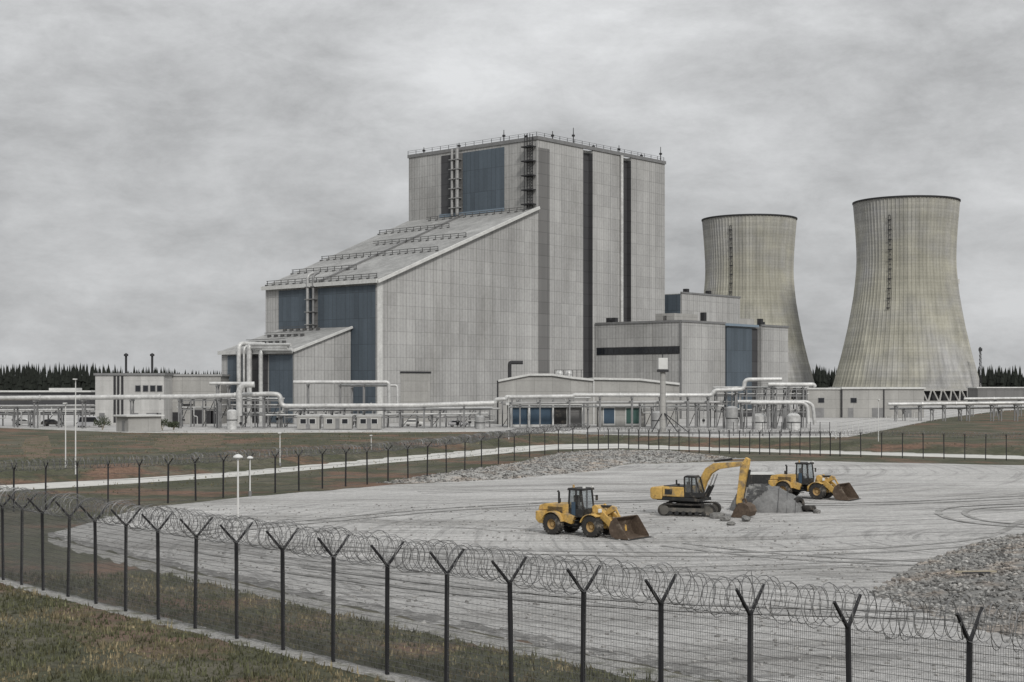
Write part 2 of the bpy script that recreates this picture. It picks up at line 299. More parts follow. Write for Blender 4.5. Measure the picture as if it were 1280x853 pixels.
sheet('gravel_track', [gp(*p) for p in wob(band(NE, 2, 5), 22, 2.4, rnd)] + [gp(*p) for p in wob(band(NE, -3, -2), 22, 2.8, rnd)][::-1], 'track', 0.008)
sheet('gravel_verge', [gp(*p) for p in wob(band(NE, 9, 16), 22, 3.0, rnd)] + [gp(*p) for p in wob(band(NE, 3, 6), 8, 1.5, rnd)][::-1], 'edging', 0.004)
def ribbon(name, ctrl, wdt, mat, z, off):
    P_ = [Vector((*p, 0)) for p in ctrl]; pts = []
    for i in range(len(P_) - 1):
        p0, p1, p2, p3 = P_[max(0, i - 1)], P_[i], P_[i + 1], P_[min(len(P_) - 1, i + 2)]
        for k in range(14): u = k / 14; pts.append(.5 * (2 * p1 + (p2 - p0) * u + (2 * p0 - 5 * p1 + 4 * p2 - p3) * u * u + (3 * p1 - p0 - 3 * p2 + p3) * u ** 3))
    m = MB(); n = 0
    for i in range(len(pts) - 1):
        d = (pts[i + 1] - pts[i]).normalized(); nr_ = Vector((-d.y, d.x, 0)); c = pts[i] + nr_ * off; e = wdt * (.5 + .12 * rnd.uniform(-1, 1))
        m.v += [tuple(c + nr_ * e + Vector((0, 0, z))), tuple(c - nr_ * e + Vector((0, 0, z)))]
        if n: m.f.append([2 * n - 2, 2 * n - 1, 2 * n + 1, 2 * n])
        n += 1
    return m.obj(name, mat, kind='structure')
RT = [[(2.2, 97), (-6, 103.5), (-18, 108), (-32, 108)], [(27, 124), (20, 131), (6, 136), (-10, 133)], [(46, 112), (47, 98), (36, 86), (18, 80), (0, 77), (-12, 81), (-20, 89)], [(-17, 89), (-6, 87), (14, 85), (30, 92), (40, 108), (52, 118)], [(10, 90), (17, 83), (28, 80), (44, 84), (60, 96)], [(-22, 96), (-4, 116), (14, 124), (26, 120), (42, 126), (60, 138)], [(-12, 78), (-1, 69), (10, 64), (30, 61)], [(60, 108), (44, 100), (34, 104), (36, 116), (50, 122)]]
for i, c_ in enumerate(RT):
    for o_ in (-.98, .98): ribbon('wheel_track', c_, .5, 'rut', .010 + .005 * i + (.0022 if o_ > 0 else 0), o_)
for pp, z in (([(70, 752), (150, 748), (215, 776), (295, 797), (285, 826), (180, 822), (100, 806), (62, 780)], .006), ([(33, 548), (60, 545), (66, 562), (58, 572), (36, 574), (26, 560)], 1.006), ([(200, 548), (240, 543.5), (282, 544), (276, 556), (236, 563), (205, 566), (190, 558)], 1.006)):
    sheet('bare_soil', [gp(x, y, max(0, z - .006)) for x, y in wob(pp + pp[:1], 7, 1.2 if z > 1 else 4, rnd)][:-1], 'soil', z)
sheet('perimeter_road', UPW + LOW[::-1], 'road', 0.012)
AE = [(-700, 533), (0, 535), (160, 541), (260, 541.5), (600, 540), (700, 542), (900, 547.5), (1060, 546.5), (1110, 537), (1170, 524.5), (1250, 513.5), (1450, 504)]
apron = [gp(x, y, 1.0) for x, y in AE] + [Vector((330, 760, 1)), Vector((-330, 760, 1))]
sheet('plant_apron', apron, 'apron', 1.006)
kb = MB()
for a, b in zip(AE[:8], AE[1:8]):
    A, B = gp(*a, 1.0), gp(*b, 1.0); d = (B - A).normalized(); nrm = Vector((-d.y, d.x, 0)) * 0.2
    kb.prism([((A - nrm).x, (A - nrm).y), ((B - nrm).x, (B - nrm).y), ((B + nrm).x, (B + nrm).y), ((A + nrm).x, (A + nrm).y)], 0.95, 1.14)
kb.obj('kerb', 'trim', kind='structure')

# ---------------------------------------------------------------- the power hall
TH = atan2(0.751, 0.660); uR = Vector((cos(TH), sin(TH))); uL = Vector((-sin(TH), cos(TH)))
N = at(472, 480, 330).xy; tt = lambda px: along(px, N, uR); ss = lambda px: along(px, N, uL)
t0 = tt(672); P = N + uR * t0; sP = lambda px: along(px, P, uL)
te = tt(831); ze = zpx(351, 330) - 1; zr = zpx(262, (N + uR * t0).y) - 1; zt = 71.8; sE, sT = ss(332), sP(511)
hall = thing('power_hall', 'huge grey stepped power plant hall with sloping roof and tall windowless block', 'building', (N.x, N.y, 1), TH)
wedge = MB()
a = len(wedge.v); wedge.v += [(0, 0, 0), (t0, 0, 0), (t0, sT, 0), (0, sE, 0), (0, 0, ze), (t0, 0, zr), (t0, sT, zr), (0, sE, ze)]
wedge.f += [[0, 1, 5, 4], [2, 3, 7, 6], [3, 0, 4, 7]]
wedge.obj('sloping_wing_wall', 'clad', hall)
q = MB(); sl_ = (zr - ze) / t0; n = 0.5
q.v += [(-0.8, -0.6, ze - 0.8 * sl_), (t0 - .01, -0.6, zr), (t0 - .01, sT + .4, zr), (-0.8, sE + .4, ze - 0.8 * sl_)]; q.v += [(x, y, z + n) for x, y, z in q.v]
q.f += [[0, 3, 2, 1], [4, 5, 6, 7], [0, 1, 5, 4], [1, 2, 6, 5], [2, 3, 7, 6], [3, 0, 4, 7]]
rf = q.obj('sloping_roof', 'roof', hall)
zr_at = lambda x: ze + x * sl_ + n
for u in (0.0, 0.165, 0.36, 0.56, 0.77, 0.95):                                                # walkway rails across the slope
    x = max(0.3, u * t0); r = MB(); e = sE + (sT - sE) * u; y0, y1 = (0.6, e) if u in (0.0, 0.36) else ((e * 0.42, e) if u in (0.165, 0.77) else (2.0, e * 0.8))
    for h in (0.55, 1.1): r.bar((x, y0, zr_at(x) + h), (x, y1, zr_at(x) + h), 0.13)
    k = y0
    while k < y1: r.bar((x, k, zr_at(x)), (x, k, zr_at(x) + 1.1), 0.13); r.box(x - .3, x + .3, k, k + .6, zr_at(x) - .02 - .3 * sl_, zr_at(x) + 0.12 + .3 * sl_); k += 2.6
    r.obj('roof_walkway', 'rail', rf)
r = MB(); r.bar((0, sE * .5, ze + .75), (t0, sT * .55, zr + .75), 0.55); r.obj('roof_gutter', 'steel', rf)
r = MB(); r.bar((-0.8, -0.75, ze - .3), (t0 - .3, -0.75, zr + .35), 0.7); r.obj('verge_trim', 'trim', hall)
r = MB(); r.box(-1.2, -0.85, -0.8, sE + .4, ze - .55, ze + .35); r.obj('eaves_trim', 'trim', hall)
def panel_x(x, ya, yb, z0, z1, mat, name, par, th=0.15):                                       # cladding on a face of constant x that looks along -x
    return MB().box(x - th, x - .004, min(ya, yb), max(ya, yb), z0, z1).obj(name, mat, par)
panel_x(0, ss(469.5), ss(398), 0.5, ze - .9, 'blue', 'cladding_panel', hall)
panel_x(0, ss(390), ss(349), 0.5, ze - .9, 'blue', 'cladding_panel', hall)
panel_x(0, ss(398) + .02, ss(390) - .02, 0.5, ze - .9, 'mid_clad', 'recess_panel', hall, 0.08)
for px, rr in ((388.5, 0.38), (395.5, 0.30)):
    y = ss(px); d = MB(); d.bend([(-1.0, y, 14), (-1.0, y, ze + 2.2), (0.8, y, ze + 3.0)], rr, 1.2, 10)
    for k in range(6): d.box(-1.5, -.2, y - .6, y + .6, 17 + k * 3.0, 17.16 + k * 3.0)
    d.obj('exhaust_duct', 'pipe2' if rr > .35 else 'steel', hall, True)
# tower block with its two vertical slots
s1, s2, s3, s4 = tt(729), tt(741), tt(778), tt(789)
dep = 1.5
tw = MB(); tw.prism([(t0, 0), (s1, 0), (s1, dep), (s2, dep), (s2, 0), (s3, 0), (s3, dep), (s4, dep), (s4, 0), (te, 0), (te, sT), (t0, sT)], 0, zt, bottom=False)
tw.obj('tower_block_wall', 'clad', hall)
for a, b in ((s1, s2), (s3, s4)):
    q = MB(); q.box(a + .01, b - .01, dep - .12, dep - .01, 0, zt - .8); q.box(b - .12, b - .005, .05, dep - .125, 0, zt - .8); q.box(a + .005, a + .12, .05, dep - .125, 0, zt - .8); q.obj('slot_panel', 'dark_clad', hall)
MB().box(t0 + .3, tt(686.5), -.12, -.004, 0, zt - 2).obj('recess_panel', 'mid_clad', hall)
pb = MB()
for x0_, x1_, y0_, y1_ in ((t0 - .25, te + .25, -.3, .3), (t0 - .25, te + .25, sT - .3, sT + .3), (t0 - .25, t0 + .35, .31, sT - .31), (te - .35, te + .25, .31, sT - .31)): pb.box(x0_, x1_, y0_, y1_, zt + .004, zt + .9)
pb.obj('parapet', 'steel', hall)
rl = MB()
for a, b in (((t0, 0), (te, 0)), ((t0, 0), (t0, sT))):
    L = max(b[0] - a[0], b[1] - a[1]); k = int(L / 3)
    for h in (1.5, 2.0): rl.bar((a[0] + .1, a[1] + .4, zt + h), (b[0] + .1, b[1] + .4, zt + h), 0.06)
    for i in range(k + 1): u = i / k; rl.bar((a[0] + (b[0] - a[0]) * u + .1, a[1] + (b[1] - a[1]) * u + .4, zt + .9), (a[0] + (b[0] - a[0]) * u + .1, a[1] + (b[1] - a[1]) * u + .4, zt + 2.0), 0.10)
rl.obj('roof_railing', 'dark', hall)
for px, h, side in ((694, 3.2, 0), (720, 5.2, 0), (777, 3.0, 0), (829, 5.0, 0), (745, 1.8, 0), (805, 2.0, 0), (627, 4.0, 1), (571, 2.4, 1), (527, 2.6, 1), (655, 2.0, 1)):
    an = MB(); x, y = (tt(px), 0.9) if not side else (t0 + .9, sP(px))
    an.tube([(x, y, zt), (x, y, zt + h)], [0.2, 0.09], 6); an.box(x - .3, x + .3, y - .3, y + .3, zt + h * .55, zt + h * .55 + .5); an.obj('antenna', 'dark', hall)
zl = zr + .9
panel_x(t0, sP(630.5), sP(579), zl, zt - .7, 'blue', 'cladding_panel', hall)
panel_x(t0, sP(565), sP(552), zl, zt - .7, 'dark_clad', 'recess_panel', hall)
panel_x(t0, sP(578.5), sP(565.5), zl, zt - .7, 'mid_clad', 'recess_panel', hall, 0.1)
MB().box(t0 - .6, t0 - .2, sP(631), sP(551), zr + .5, zr + 1.3).obj('flashing', 'bluetrim', hall)
for px, rr in ((568.5, 0.35), (575, 0.5)):
    y = sP(px); d = MB(); d.tube([(t0 - 1.1, y, zr + .5), (t0 - 1.1, y, zt + .5)], rr, 10)
    for k in range(6): d.box(t0 - 1.7, t0 - .2, y - .75, y + .75, zr + 2.5 + k * 2.6, zr + 2.66 + k * 2.6)
    d.obj('exhaust_duct', 'pipe2', hall, True)
ld = MB(); y = sP(664)
for dx in (-.5, -1.6):
    for dy in (-.9, .9): ld.bar((t0 + dx, y + dy, zr + .5), (t0 + dx, y + dy, zt + 1.5), 0.14)
for k in range(22): ld.bar((t0 - .5, y - .9, zr + 1 + k * .75), (t0 - .5, y + .9, zr + 1 + k * .75), 0.1); ld.bar((t0 - 1.6, y - .9, zr + 1 + k * .75), (t0 - .5, y - .9, zr + 1.7 + k * .75), 0.1)
for k in range(5): ld.box(t0 - 2.2, t0 - .2, y - 1.8, y + 1.6, zr + 1.2 + k * 3.7, zr + 1.5 + k * 3.7)
ld.obj('caged_ladder', 'dark', hall)
d = MB(); d.tube([(tt(775.5), -.5, 0), (tt(775.5), -.5, zt)], 0.45, 8); d.obj('downpipe', 'pipe', hall, True)
d = MB(); d.box(tt(471.5), tt(478), -.08, -.004, 0, ze + .6); d.obj('corner_trim', 'trim', hall)
# big gate and a small stair hood in the long wall
x0, x1 = tt(501), tt(537); gt = MB().box(x0, x1, -.1, -.004, 0, 11.5).obj('gate', 'clad_low', hall)
MB().box(x0 - .3, x1 + .3, -.25, -.105, 11.5, 11.9).obj('gate_lintel', 'dark', gt)

# ---------------------------------------------------------------- small wedge annex in front of the hall
s_j = ss(440); J = N + uL * s_j; tn = -along(367, J, uR); n0 = J - uR * tn
eh = zpx(439, n0.y) - 1; jh = zpx(411, J.y) - 1; sa = along(277, n0, uL); sn = lambda px: along(px, n0, uL)
ax = thing('lean_to_annex', 'small concrete annex with sloping roof leaning on the blue end of the hall', 'building', (n0.x, n0.y, 1), TH)
xe = tn - .4
m_ = MB(); m_.v += [(0, 0, 0), (xe, 0, 0), (xe, sa, 0), (0, sa, 0), (0, 0, eh), (xe, 0, jh), (xe, sa, jh), (0, sa, eh)]
m_.f += [[0, 1, 5, 4], [1, 2, 6, 5], [2, 3, 7, 6], [3, 0, 4, 7]]; m_.obj('wall', 'clad', ax)
q = MB(); s2_ = (jh - eh) / xe
q.v += [(-.6, -.4, eh - .6 * s2_), (xe + .15, -.4, jh), (xe + .15, sa + .3, jh), (-.6, sa + .3, eh - .6 * s2_)]; q.v += [(x, y, z + .4) for x, y, z in q.v]
q.f += [[0, 3, 2, 1], [4, 5, 6, 7], [0, 1, 5, 4], [1, 2, 6, 5], [2, 3, 7, 6], [3, 0, 4, 7]]
rf2 = q.obj('roof', 'roof', ax)
r = MB(); r.bar((-.6, -.5, eh), (xe, -.5, jh + .3), 0.5); r.obj('verge_trim', 'trim', ax)
r = MB(); r.box(-.95, -.62, -.5, sa + .3, eh - .5, eh + .35); r.obj('eaves_trim', 'trim', ax)
for u in (0.3, 0.62, 0.9):
    x = u * xe; r = MB(); y0, y1 = (sa * .35, sa * .9)
    for h in (.5, 1.0): r.bar((x, y0, eh + x * s2_ + .4 + h), (x, y1, eh + x * s2_ + .4 + h), .12)
    k = y0
    while k < y1: r.box(x - .3, x + .3, k, k + .8, eh + x * s2_ + .2, eh + x * s2_ + 1.0); k += 2.4
    r.obj('roof_walkway', 'rail', rf2)
panel_x(0, sn(366), sn(337), .3, eh - .8, 'blue', 'cladding_panel', ax); panel_x(0, sn(335), sn(316), .3, eh - .8, 'dark_clad', 'recess_panel', ax); panel_x(0, sn(304), sn(285), .3, eh - .8, 'blue', 'cladding_panel', ax)
panel_x(0, sn(315), sn(305), .3, eh - .8, 'mid_clad', 'recess_panel', ax)
for px, top, rr, b in ((305.7, 430, .55, 3.5), (318.5, 431, .62, 2.6), (312, 433, .3, 2.0), (333, 438, .5, 3.4)):
    y = sn(px); Yw = n0.y + y * uL.y; z1 = zpx(top, Yw) - 1; d = MB(); d.bend([(-1.6, y, 0), (-1.6, y, z1), (b, y, z1)], rr, 1.2, 10); d.obj('vertical_duct', 'pipe', ax, True)
for px0, px1, py in ((319, 370, 431.5), (335, 372, 437.5), (320, 366, 435)):
    ya, yb = sn(px0), sn(px1); z1 = zpx(py, n0.y + ya * uL.y) - 1; d = MB(); d.tube([(-1.4, ya, z1), (-1.4, yb, z1 - .2)], .38, 8); d.obj('header_pipe', 'pipe', ax, True)
for xo in (xe * .28, xe * .5, xe * .72): MB().box(xo, xo + 1.2, -.08, -.004, 0, 2.4).obj('door', 'dark', ax)

# ---------------------------------------------------------------- annexes on the far side of the hall
tq = tt(743); Q = N + uR * tq; sc_ = -along(852, Q, uL); K = Q - uL * sc_
tk = lambda px: along(px, K, uR); kh = zpx(402.6, K.y) - 1
an = thing('switchgear_annex', 'flat roofed grey annex with a dark ribbon window and one blue recessed bay', 'building', (K.x, K.y, 1), TH)
r1, r2, e1 = tk(906.5), tk(952), tk(985)
xa = -0.5
MB().prism([(0, 0), (r1, 0), (r1, 1.6), (r2, 1.6), (r2, 0), (e1, 0), (e1, sc_ - .3), (0, sc_ - .3)], 0, kh, bottom=False).obj('wall', 'clad', an)
MB().box(r1 + .01, r2 - .01, 1.3, 1.59, 0, kh - .6).obj('recess_panel', 'dark_clad', an)
MB().box(tk(912), tk(943.5), .9, 1.29, 2, kh - .5).obj('cladding_panel', 'blue', an)
MB().box(tk(908), tk(950), .3, 1.2, kh - .3, kh + .35).obj('flashing', 'bluetrim', an)
pb = MB(); pb.box(-.25, r1, -.25, .35, kh + .004, kh + .55); pb.box(r2, e1 + .2, -.25, .35, kh + .004, kh + .55); pb.box(-.25, .35, .36, sc_ - .4, kh + .004, kh + .55); pb.obj('parapet', 'steel', an)
sK = lambda px: along(px, K, uL); y0, y1 = sK(849.5), sK(746); zb = zpx(440, K.y) - 1
wf = panel_x(0, y0, y1, zb - .5, zb + 1.5, 'dark', 'ribbon_window', an, .10)
nb = 14
for i in range(nb):
    a = y0 + (y1 - y0) * (i + .08) / nb; b = y0 + (y1 - y0) * (i + .92) / nb; MB().box(-.16, -.104, a, b, zb - .3, zb + 1.3).obj('pane', 'glass', wf)
MB().box(-.3, -.004, sK(851.8), sK(850.6), 0, kh).obj('downpipe', 'steel', an)
MB().box(1.0, tk(884), 3, 9, kh + .005, kh + 2.4).obj('roof_plant_room', 'clad_low', an)
for px, yy, h in ((888, 2, 3.0), (955, 1, 2.2), (958, 1.2, 1.4)): x = tk(px); MB().box(x, x + 1.2, yy, yy + 1.2, kh + .006, kh + h).obj('roof_vent', 'dark', an)
for px in (757, 764, 828): y = sK(px); MB().box(1, 2.2, y - .6, y + .6, kh + .006, kh + 1.8).obj('roof_vent', 'dark', an)
B0 = at(852, 480, 415).xy; bh = zpx(367, 415) - 1; tb = lambda px: along(px, B0, uR)
bl = thing('service_block', 'plain grey block with a blue end wall rising behind the flat roofed annex', 'building', (B0.x, B0.y, 1), TH)
sb = min(along(829, B0, uL), 9)
MB().prism([(0, 0), (tb(925), 0), (tb(925), 9), (0, 9)], 0, bh, bottom=False).obj('wall', 'clad', bl)
panel_x(0, .4, 8.9, kh * .7, bh - .2, 'blue', 'cladding_panel', bl)
MB().prism([(tb(925) + .02, .6), (tb(945), .6), (tb(945), 8.4), (tb(925) + .02, 8.4)], 0, bh - 6, bottom=False).obj('lower_wing', 'clad_low', bl)
for x in (tb(862), tb(890)): MB().box(x, x + 1.3, 1, 2.3, bh + .005, bh + 1.6).obj('roof_vent', 'dark', bl)
pb = MB(); pb.box(-.2, tb(925) + .2, -.2, .3, bh + .004, bh + .5); pb.obj('parapet', 'steel', bl)

# ---------------------------------------------------------------- low halls along the pipe street
def flat_thing(name, label, cat, px0, px1, Y, z=1.0):                                         # a frontal building: local x from 0, front at local y = 0
    a = at(px0, 480, Y); t = thing(name, label, cat, (a.x, Y, z)); return t, (px1 - px0) / F * Y
lo, wd = flat_thing('low_hall', 'long low concrete hall with shallow arched roof before the tall grey block', 'building', 623, 850, 322)
fx = lambda px, px0=623, Y=322: (px - px0) / F * Y
hA, hB = zpx(476, 322) - 1, zpx(470, 322) - 1
prof = [(0, hA - .3), (fx(640), hA + .3), (fx(662), hB), (fx(690), hB), (fx(715), hA + .4), (fx(742), hA - .1)]
MB().side([(0, 0)] + prof[::1] and [(0, 0)] + [(fx(742), 0)] + prof[::-1], 0, 22).obj('wall', 'clad_low', lo)
q = MB(); q.side([(x, z + .02) for x, z in prof] + [(x, z + .5) for x, z in prof[::-1]], -.5, 22.4); q.obj('roof', 'trim', lo)
prof2 = [(fx(742) + .03, hA + .2), (fx(800), hA), (fx(850), hA - 1.0)]
MB().side([(fx(742) + .03, 0), (wd, 0)] + prof2[::-1], 1.0, 22).obj('wall', 'clad_low', lo)
q = MB(); q.side([(x, z + .02) for x, z in prof2] + [(x, z + .5) for x, z in prof2[::-1]], .5, 22.4); q.obj('roof', 'trim', lo)
MB().box(-.35, -.02, -.2, .4, 0, hA).obj('downpipe', 'dark', lo)
MB().box(fx(741.5), fx(743), -.2, -.01, 0, hA).obj('downpipe', 'trim', lo)
d = MB(); x = fx(637); d.bend([(x, 5, hA - .3), (x, 5, hA + 4.1), (x + 3, 5, hA + 4.1)], .45, .5, 8); d.obj('vent_stack', 'dark', lo)
for px in (700, 712): x = fx(px); MB().lathe([(0.01, 0), (.9, 0), (.9, 1.0), (.5, 1.5), (.01, 1.6)], 12, c=(x, 6, hA + .8)).obj('roof_cowl', 'pipe', lo, True)
d = MB()
for i in range(8): d.bar((fx(694) + i * 1.0, 4, hA + .3), (fx(694) + i * 1.0, 4, hA + 2.4), .1)
d.bar((fx(694), 4, hA + 2.4), (fx(694) + 7, 4, hA + 2.4), .1); d.obj('roof_railing', 'dark', lo)

lb, wd = flat_thing('site_office', 'pale two storey office with four square upper windows beside the conifer wood', 'building', 119, 205, 318)
fo = lambda px: (px - 119) / F * 318
hb = zpx(469.5, 318) - 1
MB().box(0, wd, 0, 14, 0, hb).obj('wall', 'office', lb)
MB().box(-.3, wd + .3, -.3, 14.2, hb + .004, hb + .5).obj('roof', 'steel', lb)
for px in (169, 178.5, 187.5, 196):
    a = fo(px); wz = zpx(490, 318) - 1; o = MB().box(a, a + 1.25, -.10, -.004, wz, wz + 1.45).obj('window', 'steel', lb); MB().box(a + .12, a + 1.13, -.14, -.104, wz + .12, wz + 1.33).obj('pane', 'glass', o)
for px in (142, 146.5, 151.5): MB().box(fo(px), fo(px) + .5, -.12, -.004, .5, hb - .1).obj('wall_strip', 'dark', lb)
for px in (153, 186): x = fo(px); d = MB(); d.tube([(x, 3, hb + .5), (x, 3, hb + 4.4)], .25, 8); d.lathe([(.01, 0), (.5, 0), (.5, .4), (.01, .7)], 8, c=(x, 3, hb + 4.3)); d.obj('flue', 'dark', lb)
for px, w_ in ((124, 1.2), (165, 1.4), (183, 2.6), (196, 1.0)): MB().box(fo(px), fo(px) + w_, -.09, -.004, 0.02, 2.6).obj('door', 'steel', lb)
rw, wd = flat_thing('workshop_building', 'grey flat roofed workshop with dark roller doors joined to the pale office', 'building', 205.6, 276, 326)
hw = zpx(470.5, 326) - 1
MB().box(0, wd, 0, 9.5, 0, hw).obj('wall', 'clad_low', rw); MB().box(-.02, wd + .3, -.3, 9.5, hw + .004, hw + .45).obj('roof', 'flatroof', rw)
for px, w_, h_ in ((214, 2.2, 2.6), (240, 2.6, 3.2), (257, 1.6, 3.0), (264, 1.6, 3.0)): MB().box((px - 205.6) * .18, (px - 205.6) * .18 + w_, -.1, -.004, .02, h_).obj('roller_door', 'dark', rw)
MB().box(4.0, 6.4, -1.0, -.004, 4.2, 4.5).obj('canopy', 'dark', rw)

sc0 = gp(160, 541, 1.0)
sh = thing('flat_roof_shed', 'small plain shed with overhanging pale roof at the edge of the grass', 'shed', sc0, radians(40))
MB().box(0, 6.6, 0, 5.0, 0, 2.9).obj('wall', 'clad_low', sh); MB().box(-.5, 7.1, -.5, 5.5, 2.9, 3.2, .03).obj('roof', 'trim', sh); MB().box(-.06, -.004, 1.4, 2.4, 0.05, 2.1).obj('door', 'steel', sh)

gh, wd = flat_thing('gatehouse', 'low gatehouse with white framed blue doors under the pipe street', 'building', 634, 730, 300)
fg = lambda px: (px - 634) / F * 300
MB().box(0, wd, .4, 7, 0, 4.6).obj('wall', 'mid_clad', gh); MB().box(-.3, wd + .3, -1.0, 7.3, 4.605, 4.95).obj('roof', 'trim', gh)
for a, b, mt in ((640.5, 659.5, 'door'), (663, 690, 'door'), (692.5, 708, 'black')):
    o = MB().box(fg(a) - .25, fg(b) + .25, .28, .396, .1, 4.5).obj('door_frame', 'white', gh); MB().box(fg(a), fg(b), .22, .276, .6, 4.1).obj('door_leaf', mt, o)
for px in (639, 661.5, 691.3, 712, 728): x = fg(px); d = MB(); d.bar((x, -.8, 0), (x, -.8, 4.6), .28); d.obj('canopy_post', 'white', gh)
ca, wd = flat_thing('equipment_hut', 'low hut with one blue and one green door beside the gatehouse', 'building', 748, 805, 302)
fh = lambda px: (px - 748) / F * 302
MB().box(0, wd, .4, 6, 0, 4.3).obj('wall', 'clad_low', ca); MB().box(-.3, wd + .3, -.8, 6.3, 4.305, 4.6).obj('roof', 'trim', ca)
for a, b, mt in ((755, 768, 'door'), (783, 800, 'teal')):
    o = MB().box(fh(a) - .2, fh(b) + .2, .28, .396, .3, 4.2).obj('door_frame', 'white', ca); MB().box(fh(a), fh(b), .22, .276, .7, 3.9).obj('door_leaf', mt, o)

rb, wd = flat_thing('pump_house', 'long pale pump house with small dark windows in front of the cooling towers', 'building', 1010, 1155, 385)
fp = lambda px: (px - 1010) / F * 385
hp = zpx(487, 385) - 1
MB().box(0, fp(1052) - .05, .5, 14, 0, hp).obj('wall', 'clad_low', rb); MB().box(fp(1052), wd, 0, 16, 0, hp + .1).obj('wall', 'clad_low', rb)
MB().box(-.3, fp(1052) - .05, .2, 14.3, hp + .004, hp + .4).obj('roof', 'trim', rb); MB().box(fp(1052) - .04, wd + .4, -.4, 16.3, hp + .104, hp + .6).obj('roof', 'trim', rb)
for px, w_, yy in ((1023, 1.7, .5), (1063, 1.7, 0)):
    a = fp(px); o = MB().box(a, a + w_, yy - .1, yy - .004, hp - 3.6, hp - 2.2).obj('window', 'steel', rb); MB().box(a + .1, a + w_ - .1, yy - .14, yy - .104, hp - 3.5, hp - 2.3).obj('pane', 'glass', o)
for px, w_, yy in ((1020, 2.2, .5), (1060, 1.4, 0), (1090, 3, 0), (1130, 2.0, 0)): MB().box(fp(px), fp(px) + w_, yy - .08, yy - .004, .02, 2.6).obj('door', 'steel', rb)
for px in (1051.5, 1104): MB().box(fp(px), fp(px) + .3, -.2, -.01, 0, hp).obj('downpipe', 'dark', rb)
fb, wd = flat_thing('far_shed', 'long low flat roofed shed far off beneath the wood beyond the towers', 'building', 1222, 1420, 640)
MB().box(0, wd, 0, 14, 0, zpx(485.5, 640) - 1).obj('wall', 'mid_clad', fb); MB().box(-.5, wd + .5, -.5, 14.5, zpx(485.5, 640) - .99, zpx(484, 640) - 1).obj('roof', 'trim', fb)
fb2, wd = flat_thing('storage_shed', 'long flat roofed store seen over the pipe by the dark wood', 'building', -120, 112, 420)
MB().box(0, wd, 0, 12, 0, zpx(490.5, 420) - 1).obj('wall', 'dark_clad', fb2); MB().box(-.5, wd + .5, -.5, 12.5, zpx(490.5, 420) - .99, zpx(488.6, 420) - 1).obj('roof', 'trim', fb2)
MB().box((57 + 120) / F * 420, (91 + 120) / F * 420, 3, 9, zpx(488.6, 420) - .99, zpx(485.3, 420) - 1).obj('roof_hood', 'trim', fb2)

# ---------------------------------------------------------------- cooling towers
def cooling_tower(cx_px, Y, label, lad_ang, k):
    X = (cx_px - 640) / F * Y
    t = thing('cooling_tower', label, 'cooling tower', (X, Y, 1), 0, 'cooling towers behind the hall')
    pr = [(36.4, 6.2), (35.2, 10), (33.6, 16), (31.9, 22), (30.2, 29), (28.4, 37), (26.7, 46), (25.4, 54), (24.6, 61), (24.1, 67), (23.95, 72), (24.05, 76.5), (24.3, 82), (24.75, 88.5), (25.3, 95), (25.75, 100.2)]
    prof = []
    for (r0, z0), (r1, z1) in zip(pr, pr[1:]):
        for i in range(3): u = i / 3; prof.append((r0 + (r1 - r0) * u, z0 + (z1 - z0) * u))
    prof.append(pr[-1]); nr = 84 * 4; m = MB(); nn = len(prof)
    for r, z in prof:
        for i in range(nr): an_ = 2 * pi * i / nr; rr = r + (.34 if i % 4 in (0,) else 0.0); m.v.append((rr * cos(an_), rr * sin(an_), z))
    for a in range(nn - 1):
        for i in range(nr): j = (i + 1) % nr; m.f.append([a * nr + i, a * nr + j, (a + 1) * nr + j, (a + 1) * nr + i])
    m.obj('shell', 'tower', t)
    MB().lathe([(r - .7, z) for r, z in pr], 96).obj('inner_shell', 'tower', t, True)
    MB().lathe([(25.0, 99.9), (26.3, 99.9), (26.4, 100.2), (26.4, 100.7), (25.0, 100.7), (25.0, 99.9)], 120).obj('rim', 'dark', t)
    MB().lathe([(35.8, 5.6), (37.0, 5.6), (37.0, 6.6), (35.8, 6.6), (35.8, 5.6)], 96).obj('ring_beam', 'clad_low', t)
    MB().lathe([(39.6, 0), (39.6, .9), (38.2, .9), (38.2, 0)], 96).obj('basin_wall', 'clad_low', t)
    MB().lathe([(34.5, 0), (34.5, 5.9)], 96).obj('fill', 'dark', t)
    c_ = MB(); c_.tube([(38.6, 0, 0), (36.6, 2.2, 6.0)], .42, 6); leg = c_.obj('leg', 'clad_low', t)
    c_ = MB(); c_.tube([(38.6, 0, 0), (36.6, -2.2, 6.0)], .42, 6); leg2 = c_.obj('leg', 'clad_low', t)
    for i in range(1, 44):
        for src in (leg, leg2): o = src.copy(); C.objects.link(o); o.parent = t; o.rotation_euler = (0, 0, 2 * pi * i / 44)
    d = MB(); lo_z, hi_z = (46, 94) if k == 0 else (30, 97)
    def rad(z):
        for (r0, z0), (r1, z1) in zip(pr, pr[1:]):
            if z <= z1: return r0 + (r1 - r0) * (z - z0) / (z1 - z0)
        return pr[-1][0]
    ca_, sa_ = cos(lad_ang), sin(lad_ang); T_ = Vector((-sa_, ca_, 0))
    z = lo_z; pts = []
    while z < hi_z: pts.append(Vector(((rad(z) + 1.0) * ca_, (rad(z) + 1.0) * sa_, z))); z += 2.4
    for p in (T_ * .5, -T_ * .5): d.tube([q_ + p for q_ in pts], .16, 4)
    for i, p in enumerate(pts):
        if i % 2 == 0:
            a_ = p + T_ * .9; b_ = p - T_ * .9; d.bar(a_, b_, .5)
        d.bar(p, p - Vector((ca_, sa_, 0)) * 1.0, .25)
    d.obj('access_ladder', 'dark', t)
    return t
ct1 = cooling_tower(1132.5, 730, 'nearer cooling tower with arched rim and columns showing at its foot', radians(-123), 0)
